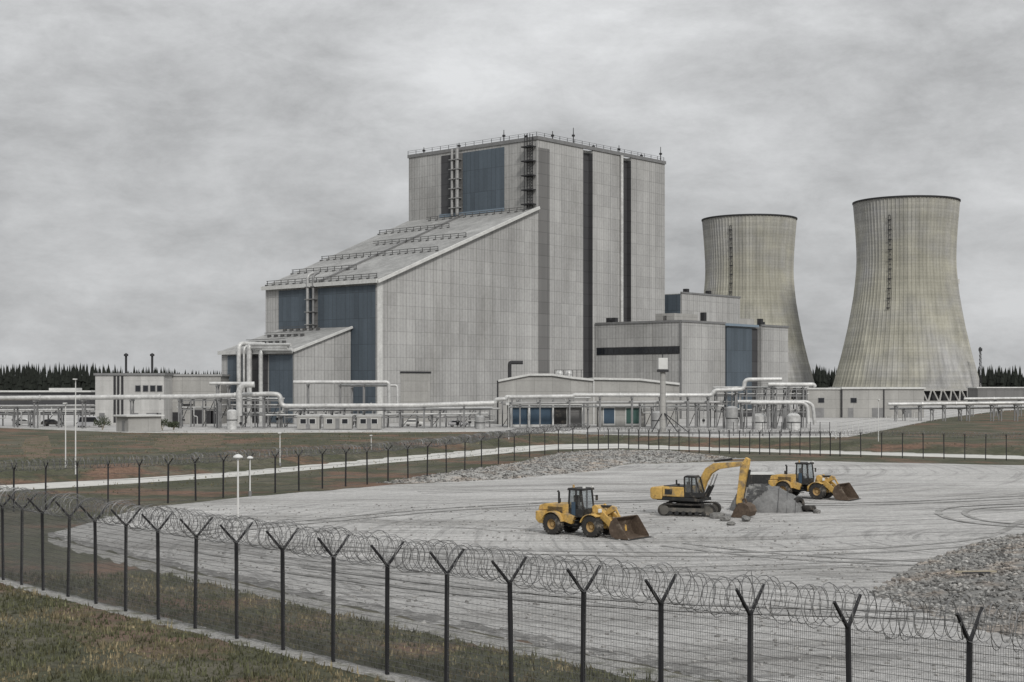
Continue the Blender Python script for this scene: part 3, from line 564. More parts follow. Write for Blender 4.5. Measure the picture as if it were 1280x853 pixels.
an_ = radians(-18); d = MB(); d.box(-.9, .9, -.6, .6, 0, 2.2); o = d.obj('obstruction_lamp', 'white', ct1); o.location = (24.9 * cos(an_), 24.9 * sin(an_), 59); o.rotation_euler = (0, 0, an_)
ct2 = cooling_tower(936.5, 807, 'farther cooling tower partly hidden behind the flat roofed annex', radians(-122), 1)
mt_ = thing('radio_mast', 'thin lattice radio mast above the wood beside the nearer cooling tower', 'mast', at(1225.5, 484, 700)); mt_.location.z = 1
d = MB(); hm = zpx(434, 700) - 1
for a_ in range(3): d.tube([(.8 * cos(a_ * 2.1), .8 * sin(a_ * 2.1), 0), (.25 * cos(a_ * 2.1), .25 * sin(a_ * 2.1), hm)], .14, 4)
for i in range(14): z = i * hm / 14; d.bar((.7, 0, z), (-.4, .6, z + hm / 14), .12); d.bar((-.4, -.6, z), (-.4, .6, z + hm / 14), .12)
d.obj('lattice', 'dark', mt_)
d = MB(); d.box(-.7, .7, -.7, .7, hm - 2, hm - .6); d.obj('aerial', 'dark', mt_)

# ---------------------------------------------------------------- far conifer wood
rnd = random.Random(11); fo_ = MB()
def conifer(m, x, y, z, h, r):
    n = 7; tiers = 4; ph = rnd.uniform(0, 6)
    for k in range(tiers):
        z0 = z + h * (.10 + .20 * k); z1 = z + h * min(1.0, .10 + .20 * k + .36); rr = r * (1 - k / (tiers + .4)); b = len(m.v)
        for i in range(n): a = 2 * pi * i / n + ph + k; q_ = rr * rnd.uniform(.65, 1.2); m.v.append((x + q_ * cos(a), y + q_ * sin(a), z0 - rnd.uniform(0, h * .04)))
        m.v.append((x + rnd.uniform(-.3, .3), y, z1))
        for i in range(n): m.f.append([b + i, b + (i + 1) % n, b + n])
for row in range(6):
    x = -620
    while x < 680:
        lx = x; y = 900 + row * 9 + rnd.uniform(-4, 4) + 40 * sin(lx * .01); pxx = 640 + F * lx / y
        h0 = 21.6 if pxx < 120 else (21.6 - (pxx - 120) / 160 * 4.6 if pxx < 280 else (18.0 if pxx < 900 else 20.6))
        h = h0 * rnd.uniform(.76, 1.05) + (rnd.random() < .06) * 1.4; conifer(fo_, lx, y, .8, h, rnd.uniform(2.4, 3.9)); x += rnd.uniform(2.0, 3.6)
fo_.obj('forest', 'leaf', kind='stuff')

# ---------------------------------------------------------------- pipe street
PY = 292.0
def wl(px, py, Y=PY): return at(px, py, Y)
def pipe_run(label, pts, r, Y=PY, mat='pipe', rad=1.2, sup=None, group=None, loops=()):
    P_ = [at(a, b, Y + (c[0] if c else 0)) for a, b, *c in pts]; o0 = Vector((P_[0].x, P_[0].y, 1.0))
    t = thing('pipeline', label, 'pipe', o0)
    d = MB(); d.bend([p - o0 for p in P_], r, rad, 10); d.obj('pipe', mat, t, True)
    fl = MB()
    for a, b in zip(P_, P_[1:]):
        L = (b - a).length; k = int(L / 7)
        for i in range(1, k): c = a.lerp(b, i / k) - o0; u = (b - a).normalized(); fl.tube([c - u * .12, c + u * .12], r * 1.22, 10)
    if fl.v: fl.obj('flange', mat, t)
    if sup:
        for px in sup:
            for a, b in zip(P_, P_[1:]):
                xx = (px - 640) / F * Y
                if min(a.x, b.x) <= xx <= max(a.x, b.x) and abs(b.x - a.x) > 2:
                    zz = a.z + (b.z - a.z) * (xx - a.x) / (b.x - a.x); x = xx - o0.x; z = zz - 1.0 - r
                    s_ = MB(); s_.bar((x, -1.0, 0), (x, -1.0, z), .26); s_.bar((x, 1.0, 0), (x, 1.0, z), .26); s_.box(x - .2, x + .2, -1.4, 1.4, z - .3, z); s_.bar((x, -1.0, z * .35), (x, 1.0, z * .9), .14)
                    s_.obj('trestle', 'steel', t); break
    return t
pipe_run('thick white pipe on trestles running past the shed towards the annex ducts', [(-420, 500), (0, 498), (250, 496), (338, 492.5), (350, 493.5), (351.5, 508), (520, 507.2), (618, 504)], .50, sup=[-300, -200, -110, -30, 45, 105, 165, 225, 275, 330, 380, 430, 480, 530, 580])
pipe_run('thick white pipe passing in front of the low arched hall', [(619, 504), (620, 499.5), (632, 499), (633, 496.6), (716, 495.6), (718, 494), (890, 494.3), (893, 488), (930, 487), (931, 474.8), (977, 474.2)], .42, PY + 2, sup=[640, 675, 712, 750, 790, 825, 860, 885, 920])
pipe_run('pale pipe along the top tier of the pipe rack by the pump house', [(960, 481), (1017, 481), (1018.5, 484)], .46, PY + 5, sup=[965, 985, 1003])
pipe_run('white pipe with one long downward elbow in front of the pump house', [(938, 503.4), (1003, 503.4), (1009.5, 508), (1010.5, 530)], .36, PY - 6, sup=[942, 960, 980], rad=2.5)
pipe_run('outer white elbow pipe bending to the ground beside the pump house wall', [(922, 502.2, 3), (1009, 502.4, 3), (1016, 507, 3), (1018.5, 531, 3)], .36, PY - 6, rad=2.5, sup=[930, 952, 972])
pipe_run('pale pipe looping over the yard between the lean-to annex and the gate', [(367, 478), (484, 478), (486, 480), (486.5, 520)], .40, PY + 8, sup=[385, 425, 455], rad=1.4)
pipe_run('slim pale drop pipe next to the loop over the yard', [(425, 482), (495, 482), (496.5, 484), (497, 522)], .28, PY + 9, sup=[440])
pipe_run('white header pipe curling down beside the annex ducts', [(262, 479.5), (300, 479.5), (312, 479.5), (313, 494)], .34, PY + 3, sup=[272, 286], rad=1.5)
pipe_run('fat white swan neck pipe crossing over the long white pipe', [(299, 520), (299, 488), (304, 481), (318, 481)], .62, PY - 3, rad=3)
pipe_run('grey middle pipe slung beneath the long white pipe', [(-300, 510), (0, 508), (118, 507)], .24, PY + 6, 'pipe2', sup=[-150, 20, 75])
pipe_run('slender pale pipe low across the open ground by the office', [(-300, 514), (0, 513), (118, 512)], .20, PY + 8, 'pipe', sup=[-60, 40, 100])
pipe_run('lower grey pipe carried under the long white pipe near the site huts', [(362, 513), (560, 512), (625, 511)], .24, PY + 2, 'pipe2', sup=[375, 415, 455, 500, 550, 600])
pipe_run('thin pale pipe near the ground by the site huts', [(330, 519), (470, 518.5), (610, 517)], .18, PY + 4, 'pipe', sup=[350, 400, 470, 540])
pipe_run('grey second pipe below the pipe in front of the low arched hall', [(636, 504.5), (760, 503), (900, 503)], .28, PY + 3, 'pipe2', sup=[650, 730, 800, 870])
pipe_run('small pale third pipe over the gatehouse roof', [(636, 509), (745, 508.4), (905, 508)], .18, PY + 4, 'pipe', sup=[735, 815, 905])
pipe_run('long pale pipe skirting the foot of the nearer cooling tower', [(1110, 505.5), (1280, 503.8), (1600, 502)], .42, 350, sup=[1120, 1150, 1180, 1210, 1240, 1270, 1320])
pipe_run('pale upper pipe leading away beyond the cooling tower columns', [(1205, 498.8), (1280, 498.2), (1600, 497)], .40, 400, sup=[1215, 1245, 1275, 1330])
pipe_run('grey lower pipe beside the white posted fence', [(1112, 511), (1215, 510), (1600, 506)], .28, 352, 'pipe2', sup=[1130, 1165, 1200, 1250])
def rack(label, px0, px1, tops, Y, dz=1.0, bays=6, deep=3.0):                                  # open steel frame with several levels
    a, b = at(px0, 480, Y), at(px1, 480, Y); L = b.x - a.x; t = thing('pipe_rack', label, 'pipe rack', (a.x, Y, 1))
    zt_ = [zpx(p, Y) - 1 for p in tops]
    for i in range(bays + 1):
        x = L * i / bays; s_ = MB()
        for y in (0, deep): s_.bar((x, y, 0), (x, y, max(zt_)), .24)
        for z in zt_: s_.bar((x, 0, z), (x, deep, z), .2)
        s_.obj('frame', 'steel', t)
    for z in zt_:
        s_ = MB()
        for y in (0, deep): s_.bar((0, y, z - .2), (L, y, z - .2), .2)
        s_.obj('girder', 'steel', t)
        for j, y in enumerate((.5, 1.3, 2.2)):
            s_ = MB(); s_.tube([(-.6, y, z + .25), (L + .6, y, z + .25)], .14 + .06 * (j % 2), 8); s_.obj('pipe', 'pipe' if j != 1 else 'pipe2', t, True)
    rq = random.Random(px0)
    for i in range(int(L / 2.6)):                                                              # drops, loops and valves between the levels
        x = rq.uniform(.5, L - .5); y = rq.choice((-.35, .5, 1.3, 2.2)); z1 = rq.choice(zt_) + .25; r_ = rq.uniform(.09, .2); z0 = rq.choice((0, 0, .6)); dx = rq.choice((-1, 1)) * rq.uniform(.5, 2.2)
        d_ = MB(); d_.bend([(x, y, z0), (x, y, z1), (x + dx, y, z1)], r_, .5, 7) if rq.random() < .6 else d_.bend([(x, y, z0), (x, y, z1 * .55), (x + dx, y, z1 * .55), (x + dx, y, z1)], r_, .4, 7)
        dp = d_.obj('drop_pipe', rq.choice(('pipe', 'pipe', 'pipe2')), t, True)
        if i % 2 == 0:
            d_ = MB(); zc_ = z0 + (z1 * .5 - z0) * .6; d_.tube([(x, y, zc_ - r_ * 1.6), (x, y, zc_ + r_ * 1.6)], r_ * 1.9, 8); d_.tube([(x, y, zc_), (x, y - r_ * 3.2, zc_)], .05, 5); d_.tube([(x, y - r_ * 3.2, zc_), (x, y - r_ * 3.4, zc_)], r_ * 1.8, 10); d_.obj('valve', 'dark', dp)
    s_ = MB()
    for i in range(0, bays, 2): s_.bar((L * i / bays, 0, 0), (L * (i + 1) / bays, 0, max(zt_)), .12)
    s_.obj('brace', 'dark', t)
    return t
rack('tall three tier pipe rack by the pump house', 896, 1008, (486, 494, 504, 514), PY + 4, bays=9)
rack('long low pipe rack below the thick white pipe', 356, 612, (511.5, 521), PY + 7, bays=14)
rack('dark pipe rack crowded with valves at the foot of the lean-to annex', 272, 350, (500, 508, 518), PY + 5, bays=5)
rack('pipe rack between the gatehouse and the tall three tier rack', 806, 888, (503.5, 512), PY + 8, bays=6)
rack('low cluttered pipe rack on the open ground beyond the parked cars', -60, 112, (509, 516), PY + 14, bays=9)
rack('pipe rack standing over the gatehouse roof', 628, 735, (499, 505), PY + 14, bays=5, deep=2.4)
rack('short pipe rack beside the workshop roller doors', 224, 268, (500, 511), PY + 10, bays=3)
ga = gp(733, 546.5, 1.0); gb = gp(1035, 546.2, 1.0); L = (gb - ga).length
gr = thing('guard_rail', 'long grey guard rail along the edge of the apron before the pipe racks', 'guard rail', ga, atan2(gb.y - ga.y, gb.x - ga.x))
MB().box(0, L, -.1, -.04, .5, .85).obj('beam', 'steel', gr)
for i in range(int(L / 3) + 1): MB().box(i * 3, i * 3 + .12, -.03, .1, 0, .85).obj('post', 'steel', gr)
# valves, tanks and huts beneath the pipes
rnd = random.Random(5)
tank_lab = ['upright grey tank under the tall three tier rack', 'squat pale tank under the tall three tier rack', 'upright pale tank below the pipes beside the annex ducts', 'small grey tank at the end of the long low rack', 'grey tank standing by the equipment hut', 'pale tank near the white elbow pipes']
for (px, Y, r, h), L in zip(((915, 288, 1.2, 4.2), (950, 288, 1.6, 2.6), (290, 286, 1.0, 3.6), (600, 288, .9, 2.4), (822, 290, 1.1, 3.2), (992, 284, 1.3, 2.8)), tank_lab):
    a = at(px, 480, Y); t = thing('storage_tank', L, 'tank', (a.x, Y, 1), 0, 'tanks below the pipe street')
    MB().lathe([(.01, 0), (r, 0), (r, h), (r * .6, h + r * .3), (.01, h + r * .35)], 20).obj('shell', 'pipe2' if 'grey' in L else 'pipe', t, True)
    MB().tube([(0, 0, h + r * .3), (0, 0, h + r * .3 + .7)], .12, 6).obj('vent', 'steel', t)
    MB().lathe([(r + .02, h * .5), (r + .08, h * .5), (r + .08, h * .5 + .15), (r + .02, h * .5 + .15)], 20).obj('band', 'dark', t)
hut_lab = ['first cabin with two dark windows under the long low pipe rack', 'middle cabin under the long low pipe rack', 'third cabin nearest the gatehouse under the long low rack']
for (px, w_), L in zip(((371, 4.4), (404, 5.6), (446, 4.8)), hut_lab):
    a = at(px, 480, 284); t = thing('site_cabin', L, 'cabin', (a.x, 284, 1), 0, 'cabins beneath the pipe rack')
    MB().box(0, w_, 0, 2.4, .15, 2.6, .04).obj('body', 'clad_low', t); MB().box(-.1, w_ + .1, -.1, 2.5, 2.6, 2.75).obj('roof', 'trim', t)
    for i in range(2):
        x = .6 + i * (w_ - 2.6); o = MB().box(x, x + 1.3, -.06, -.004, 1.1, 2.2).obj('window', 'white', t); MB().box(x + .1, x + 1.2, -.09, -.064, 1.2, 2.1).obj('pane', 'glass', o)
    MB().box(w_ / 2 - .4, w_ / 2 + .4, -.05, -.004, .2, 2.2).obj('door', 'steel', t)
# floodlight column in the middle of the pipe street
fl = thing('floodlight_column', 'thick concrete column carrying a pale box lamp head before the annex', 'mast', gp(828.5, 541, 1.0)); fl.location.z = 1
hh = zpx(447, fl.location.y) - 1
MB().tube([(0, 0, 0), (0, 0, hh - 2.3)], [.62, .5], 10).obj('column', 'clad_low', fl, True)
MB().box(-.85, .85, -.7, .7, hh - 2.2, hh - .1, .05).obj('lamp_head', 'white', fl); MB().box(-1.0, 1.0, -.9, .9, hh - 2.7, hh - 2.25).obj('platform', 'dark', fl); MB().tube([(0, 0, hh - .1), (0, 0, hh + 1)], .08, 5).obj('lightning_rod', 'dark', fl)
for k, dx in enumerate((2.6, -2.4, 4.6)): MB().bar((0, -.3, 3.8), (dx, -2.5, 0), .14).obj('stay', 'dark', fl)
# van, cars, shrubs by the office
def vehicle(label, px, py, van, mat, rz=0.0):
    p = gp(px, py, 1.0); t = thing('parked_van' if van else 'parked_car', label, 'van' if van else 'car', p, rz)
    L, hb_, ht = (5.4, 1.0, 2.3) if van else (4.3, .85, 1.45)
    pr = [(0, .35), (L, .35), (L, hb_), (L - .15, hb_ + .05), (L - (1.0 if van else 1.1), hb_ + .12), (L - (1.7 if van else 1.9), ht), (.25 if van else .9, ht), (0.05, hb_ + .1)]
    MB().side(pr, -.85, .85, .05).obj('body', mat, t, True)
    g0 = [(L - 1.15, hb_ + .15), (L - 1.75, ht - .15), (.5 if van else 1.0, ht - .15), (.3 if van else .5, hb_ + .15)]
    MB().side(g0, -.87, .87).obj('window_band', 'glass', t)
    for x in (.85, L - .9):
        for y in (-.72, .72):
            o = MB().lathe([(.01, -.12), (.33, -.12), (.33, .12), (.01, .12)], 16, 'y', (x, y, .33)).obj('wheel', 'rubber', t); MB().lathe([(.01, -.02), (.19, -.02), (.19, .02), (.01, .02)], 12, 'y', (x, y + (.13 if y > 0 else -.13), .33)).obj('hubcap', 'steel', o)
    for y in (-.6, .6): MB().box(L - .03, L + .02, y - .15, y + .15, hb_ - .25, hb_ - .08).obj('headlight', 'white', t)
    return t
vehicle('grey van parked on the apron beside the pale office', 98, 534.5, True, 'van', 0.05)
vehicle('dark car parked on the apron behind the van', 52, 533, False, 'black', 0.1)
vehicle('white car parked under the long pipe near the dark car', 18, 532, False, 'white', 0.05)
vehicle('pale car parked between the cabins and the gatehouse', 505, 533, False, 'white', 0.0)
vehicle('silver car parked beside the gatehouse', 560, 534, False, 'van', 0.1)
for px, py, r, L in ((128, 538, 1.7, 'dark rounded shrub growing at one end of the small shed'), (203, 538.5, 1.5, 'dark low shrub at the door side of the small shed, towards the workshop'), (217, 538, 1.1, 'little shrub in front of the workshop roller door')):
    p = gp(px, py, 1.0); t = thing('shrub', L, 'shrub', p, 0, 'shrubs beside the shed'); m_ = MB(); rn = random.Random(px)
    for i in range(500):
        a, b, c = rn.uniform(0, 6.28), rn.uniform(-.3, 1), rn.random() ** .4 * r; z = max(.1, r * .75 + c * b * .9); q_ = Vector((c * cos(a) * sqrt(max(0, 1 - b * b * .8)), c * sin(a) * sqrt(max(0, 1 - b * b * .8)), z))
        s1_, s2_ = Vector((rn.uniform(-1, 1), rn.uniform(-1, 1), rn.uniform(-1, 1))) * .2, Vector((rn.uniform(-1, 1), rn.uniform(-1, 1), rn.uniform(-1, 1))) * .2
        k = len(m_.v); m_.v += [tuple(q_ + s1_), tuple(q_ + s2_), tuple(q_ - s1_ * .7)]; m_.f.append([k, k + 1, k + 2])
    m_.obj('crown', 'shrub', t)
    st_ = MB()
    for i in range(4): st_.tube([(0, 0, 0), (rn.uniform(-.5, .5), rn.uniform(-.5, .5), r * .9)], .06, 5)
    st_.obj('stem', 'wood', t)

# ---------------------------------------------------------------- fences
def fence(name, label, pts, ph, arm, posts_mat, wire_r, nh, vstep, coil_r, pitch, seg, coil_wire, grp=None, coils=2):
    o0 = Vector((pts[0].x, pts[0].y, pts[0].z)); t = thing(name, label, 'fence', o0, 0, grp); n_ = len(pts); Q_ = [p - o0 for p in pts]
    def across(i):
        a = Q_[max(0, i - 1)]; b = Q_[min(n_ - 1, i + 1)]; d_ = (b - a); d_.z = 0; d_.normalize(); return Vector((-d_.y, d_.x, 0))
    for i, p in enumerate(Q_):
        pw = .055 if arm else .05
        po = MB().box(-pw, pw, -pw, pw, -.1, ph).obj('post', posts_mat, t); po.location = p; ac = across(i); po.rotation_euler = (.012 * sin(i * 4.7), .014 * sin(i * 2.9), atan2(ac.y, ac.x) + .05 * sin(i * 7.3))
        if arm:
            for s_ in (-1, 1): a_ = MB().tube([(0, 0, ph - .05), (s_ * arm, 0, ph + arm)], [.055, .045], 4).obj('bracket_arm', posts_mat, po)
    for i in range(n_ - 1):
        a, b = Q_[i], Q_[i + 1]; m_ = MB()
        for k in range(nh): z = .12 + (ph - .2) * k / (nh - 1); m_.tube([a + Vector((0, 0, z)), b + Vector((0, 0, z))], wire_r * (1.35), 3, False)
        if vstep:
            L = (b - a).length; kk = int(L / vstep)
            for k in range(1, kk): c = a.lerp(b, k / kk); m_.tube([c + Vector((0, 0, .08)), c + Vector((0, 0, ph - .05))], wire_r, 3, False)
        m_.obj('mesh_panel', 'galv', t)
    if coil_r:
        m_ = MB(); rn = random.Random(9)
        for cidx in range(coils):
            path = []; 
            for i in range(n_ - 1):
                a, b = Q_[i], Q_[i + 1]; L = (b - a).length; tn_ = max(2, int(L / pitch * seg)); ac = across(i); sg = 1 if cidx == 0 else -1
                for k in range(tn_):
                    th = 2 * pi * k / seg * sg + i * .7 + cidx * 1.3; wk = k / tn_ + .045 * sin(k * .083 + i * 1.9 + cidx * 2) * sin(pi * k / tn_); c = a.lerp(b, wk) - Vector((0, 0, .10 * sin(pi * k / tn_) * (1 + .5 * sin(i * 3.1)))); rr = coil_r * (1 + .14 * sin(i * 2.3 + k * .21 + cidx) + .08 * sin(k * .57 + i))
                    path.append(c + Vector((0, 0, ph + arm * .35 + coil_r * .55)) + ac * (rr * cos(th)) + Vector((0, 0, rr * sin(th) + .04 * sin(k * .05 + i))))
            m_.tube(path, coil_wire, 3, False)
        if arm:
            for s_ in (-1, 1):
                for u in (1.0, .5): m_.tube([p + across(i) * s_ * arm * u + Vector((0, 0, ph + arm * u)) for i, p in enumerate(Q_)], coil_wire * .7, 3, False)
        m_.obj('razor_wire', 'galv', t)
    return t
PX = [-125, -88, -56, -28, 5.8, 27, 54, 85, 120, 157, 198, 244, 296, 354, 416.5, 484, 558, 639.6, 728, 826, 937, 1063, 1210.5, 1380, 1580]
PX[0:5] = [-78, -59, -39, -18, 4]
FH = 3.8
near = []
for x in PX:
    yf = 631.66 + .1611 * x - 1.757e-5 * x * x; Y = F * (H - FH) / (yf - HY); near.append(Vector(((x - 640) / F * Y, Y, 0)))
sheet('fence_gravel_strip', [gp(*p) for p in wob([(640 + F * v.x / (v.y - 0.9), 480 + F * H / (v.y - .9)) for v in near], 6, 1.2, rnd)] + [gp(*p) for p in wob([(640 + F * v.x / (v.y + 0.6), 480 + F * H / (v.y + .6)) for v in near], 6, 1.2, rnd)][::-1], 'edging', 0.012)
fence('security_fence', 'near security fence of black Y topped posts with mesh and coiled razor wire', near, FH, .72, 'post', .006, 19, .06, .50, .34, 16, .011)
BL = [(-260, 664), (-180, 656), (-60, 645), (17, 640), (57, 637.5), (97, 635.6), (135, 634.2), (174, 632.6), (210, 629.5), (244.7, 626), (279, 622.5), (312, 619.3), (344, 616.4), (373.6, 613.8), (403, 611), (432, 608.3), (459, 605.8), (485, 603), (510, 599.8), (534, 596.4), (558, 592.6), (581, 588.6), (602, 584.4), (623, 580), (643, 576), (662, 572.5), (681, 569), (698, 566.4), (716, 564.6), (735, 563.6)]
fence('perimeter_fence', 'far perimeter fence of dark posts between the gravel yard and pale road', [gp(*p) for p in BL], 3.3, .5, 'post', .012, 7, 0, .42, .5, 10, .02)
BR = [(735.5, 563.6)] + [(748 + i * 12.6, 563.8 + i * .28) for i in range(24)] + [(1050 + i * 26, 570.8 + i * .63) for i in range(14)]
fence('perimeter_fence', 'far perimeter fence section running behind the excavator beside the pale path', [gp(*p) for p in BR[1:]], 3.0, .4, 'post', .010, 6, 0, .36, .6, 8, .016)
WF = [(1040 + i * 8.5, 548.5 - .0005 * i * i) if i < 3 else None for i in range(3)]
WF = [gp(1045 + i * 7, 548.6 - i * 1.28, 1.0) for i in range(22)] + [gp(1200 + i * 9, 520.6 - i * .95, 1.0) for i in range(12)]
fence('plant_fence', 'pale posted plant fence climbing along the top of the grass bank', WF, 2.6, 0, 'white', .014, 5, 0, 0, 0, 0, 0)
WF2 = [gp(905 + i * 12, 545.0, 1.0) for i in range(12)] 
fence('plant_fence', 'thin dark inner fence before the tall pipe rack', WF2, 2.4, 0, 'post', .012, 5, 0, 0, 0, 0, 0)

# ---------------------------------------------------------------- lamps and poles
def lamp(label, px, top, base, kind, z=0.0):
    p = gp(px, base, z); h = zpx(top, p.y) - z; t = thing('street_lamp', label, 'lamp', p)
    MB().tube([(0, 0, 0), (0, 0, h)], [.075, .05], 8).obj('pole', 'white' if kind != 'dark' else 'dark', t, True)
    MB().lathe([(.01, 0), (.14, 0), (.14, .5), (.01, .5)], 10).obj('base', 'steel', t)
    if kind == 'mush': MB().lathe([(.01, -.1), (.1, -.08), (.30, .0), (.28, .07), (.14, .17), (.01, .2)], 16, c=(0, 0, h)).obj('lamp_head', 'white', t, True)
    else: MB().box(-.16, .16, -.5, .1, h, h + .12, .02).obj('lamp_head', 'white', t)
    return t
lamp('lamp with mushroom head standing between the near fence and the yard', 297.5, 572, 690, 'mush')
lamp('lamp with mushroom head beside the far perimeter fence', 312.5, 573, 621, 'mush')
lamp('taller white pole lamp on the grass below the office', 94.5, 475, 599, 'flat')
lamp('shorter white pole lamp left of its taller twin on the grass', 82, 505, 596.5, 'flat')
lamp('white pole lamp beside the road where the grass bank is greenest', 350, 542, 584, 'flat', 0.0)
lamp('white pole lamp beside the road nearer the gatehouse', 464, 545, 570.5, 'flat', 0.0)
lamp('tall white lamp where the road turns below the gatehouse', 636, 496, 556, 'flat', 0.0)
lamp('grey pole lamp by the pipe rack and plant fence corner', 1098, 500, 560, 'flat', 0.0)

# ---------------------------------------------------------------- wheel loaders
def wheel(t, x, y, r, wd_):
    s_ = 1 if y > 0 else -1; h = wd_ / 2
    ty = MB(); ty.lathe([(r * .5, -h), (r * .92, -h), (r * .985, -h * .8), (r * .985, h * .8), (r * .92, h), (r * .5, h), (r * .5, -h)], 32, 'y')
    for i in range(22):
        a = 2 * pi * i / 22
        for sd in (-1, 1):
            a2 = a + .07 * sd; c0 = Vector((cos(a2) * r, sd * h * .5, sin(a2) * r)); ty.tube([(cos(a2) * r * .985, sd * h * .08, sin(a2) * r * .985), (cos(a2 + .12) * r * .985, sd * h * .95, sin(a2 + .12) * r * .985)], .045, 4)
    w_ = ty.obj('wheel', 'rubber', t, True); w_.location = (x, y, r)
    MB().lathe([(.01, s_ * h * .45), (r * .2, s_ * h * .45), (r * .24, s_ * h * .2), (r * .42, s_ * h * .3), (r * .53, s_ * h * .9), (r * .53, -s_ * h * .6), (.01, -s_ * h * .6)], 24, 'y').obj('rim', 'rim', w_, True)
    return w_
def wheel_loader(label, loc, rz):
    t = thing('wheel_loader', label, 'wheel loader', loc, rz, 'wheel loaders parked on the gravel yard')
    R_ = .70
    for x in (-1.55, 1.55):
        for y in (-.98, .98): wheel(t, x, y, R_, .58)
    # rear half: chassis, counterweight, engine hood
    MB().side([(-2.6, .75), (-2.3, .55), (-.2, .55), (-.2, 1.05), (-2.6, 1.05)], -.55, .55, .04).obj('rear_chassis', 'black', t)
    MB().side([(-3.0, .95), (-2.75, .70), (-2.35, .70), (-2.25, 1.15), (-2.25, 1.55), (-3.0, 1.50)], -1.05, 1.05, .06).obj('counterweight', 'yellow', t)
    hd = MB().side([(-3.0, 1.52), (-2.25, 1.57), (-2.2, 1.2), (-.55, 1.2), (-.55, 2.08), (-2.6, 1.98), (-2.92, 1.86)], -.72, .72, .06).obj('engine_hood', 'yellow', t)
    gr_ = MB()
    for k in range(5): gr_.box(-2.2, -1.0, -.745, -.722, 1.45 + k * .08, 1.49 + k * .08); gr_.box(-2.2, -1.0, .722, .745, 1.45 + k * .08, 1.49 + k * .08)
    gr_.obj('grille', 'black', hd)
    MB().box(-3.03, -3.005, -.5, .5, 1.58, 1.8).obj('rear_grille', 'black', hd)
    MB().tube([(-1.55, -.35, 2.0), (-1.55, -.35, 2.75), (-1.65, -.35, 2.86)], .075, 8).obj('exhaust', 'black', hd)
    MB().tube([(-1.95, .3, 1.98), (-1.95, .3, 2.3)], .09, 8).obj('air_intake', 'black', hd)
    for y in (-1.0, 1.0):                                                                     # arched mudguards
        f_ = MB(); ys_ = (y - .30, y + .30); pts = []
        for i in range(9): a = pi * (.08 + .8 * i / 8); pts.append((-1.55 + .86 * cos(a), .70 + .86 * sin(a)))
        po = pts + [(-1.55 + (x + 1.55) * .93, .70 + (z - .70) * .93) for x, z in pts[::-1]]
        f_.side(po, *ys_); f_.obj('mudguard', 'yellow', t)
        f_ = MB(); pts = []
        for i in range(8): a = pi * (.3 + .6 * i / 7); pts.append((1.55 + .84 * cos(a), .70 + .84 * sin(a)))
        po = pts + [(1.55 + (x - 1.55) * .93, .70 + (z - .70) * .93) for x, z in pts[::-1]]
        f_.side(po, *ys_); f_.obj('mudguard', 'yellow' if y < 0 else 'yellow', t)
    for y in (-.78, .78):
        MB().side([(-.95, .95), (-.15, .75), (.05, 1.25), (-.55, 1.45), (-.95, 1.4)], y - .18, y + .18, .03).obj('side_tank', 'yellow', t)
        s_ = MB()
        for k in range(4): s_.box(-.12, .22, y - .2 + (.1 if y < 0 else 0), y + .1 + (.1 if y > 0 else 0), .5 + .24 * k, .54 + .24 * k)
        s_.obj('step', 'black', t)
    # cab
    cb = MB().side([(-.62, 1.2), (.55, 1.2), (.62, 1.75), (-.62, 1.75)], -.68, .68, .03).obj('cab', 'black', t)
    for x, x2, y in ((-.58, -.50, -.63), (-.58, -.50, .63), (.58, .42, -.63), (.58, .42, .63), (.02, .02, -.64), (.02, .02, .64)): MB().bar((x, y, 1.74), (x2, y, 2.98), .09).obj('cab_pillar', 'black', cb)
    MB().side([(-.55, 1.76), (.57, 1.76), (.43, 2.95), (-.49, 2.95)], -.60, .60).obj('window', 'cab_glass', cb)
    MB().side([(-.42, 1.75), (-.1, 1.75), (-.1, 1.9), (-.28, 1.95), (-.34, 2.6), (-.46, 2.6)], -.25, .25, .03).obj('seat', 'black', cb); MB().tube([(.25, 0, 1.7), (.12, 0, 2.15)], .04, 6).obj('steering_column', 'black', cb)
    MB().side([(-.66, 2.96), (.60, 2.96), (.56, 3.12), (-.60, 3.12)], -.72, .72, .04).obj('roof', 'black', cb)
    for y in (-.5, .5): MB().box(.52, .60, y - .12, y + .12, 3.125, 3.24).obj('work_light', 'white', cb)
    MB().lathe([(.01, 0), (.08, 0), (.07, .18), (.01, .2)], 10, c=(-.4, -.3, 3.12)).obj('beacon', 'rim', cb)
    MB().box(-.3, .0, -.71, -.684, 1.3, 2.2).obj('door', 'door', cb)
    for y in (-.86, .86): m_ = MB(); m_.bar((.5, y * .8, 2.6), (.62, y * 1.08, 2.55), .04); m_.box(.58, .66, y * 1.08 - .1, y * 1.08 + .1, 2.25, 2.6); m_.obj('mirror', 'black', cb)
    # front half
    MB().side([(.35, .6), (2.2, .55), (2.35, .9), (2.0, 1.55), (1.55, 2.05), (1.25, 2.05), (1.0, 1.3), (.35, 1.1)], -.42, .42, .05).obj('front_frame', 'yellow', t)
    MB().lathe([(.01, .6), (.2, .6), (.2, 1.2), (.01, 1.2)], 12, c=(.12, 0, 0)).obj('hinge', 'black', t)
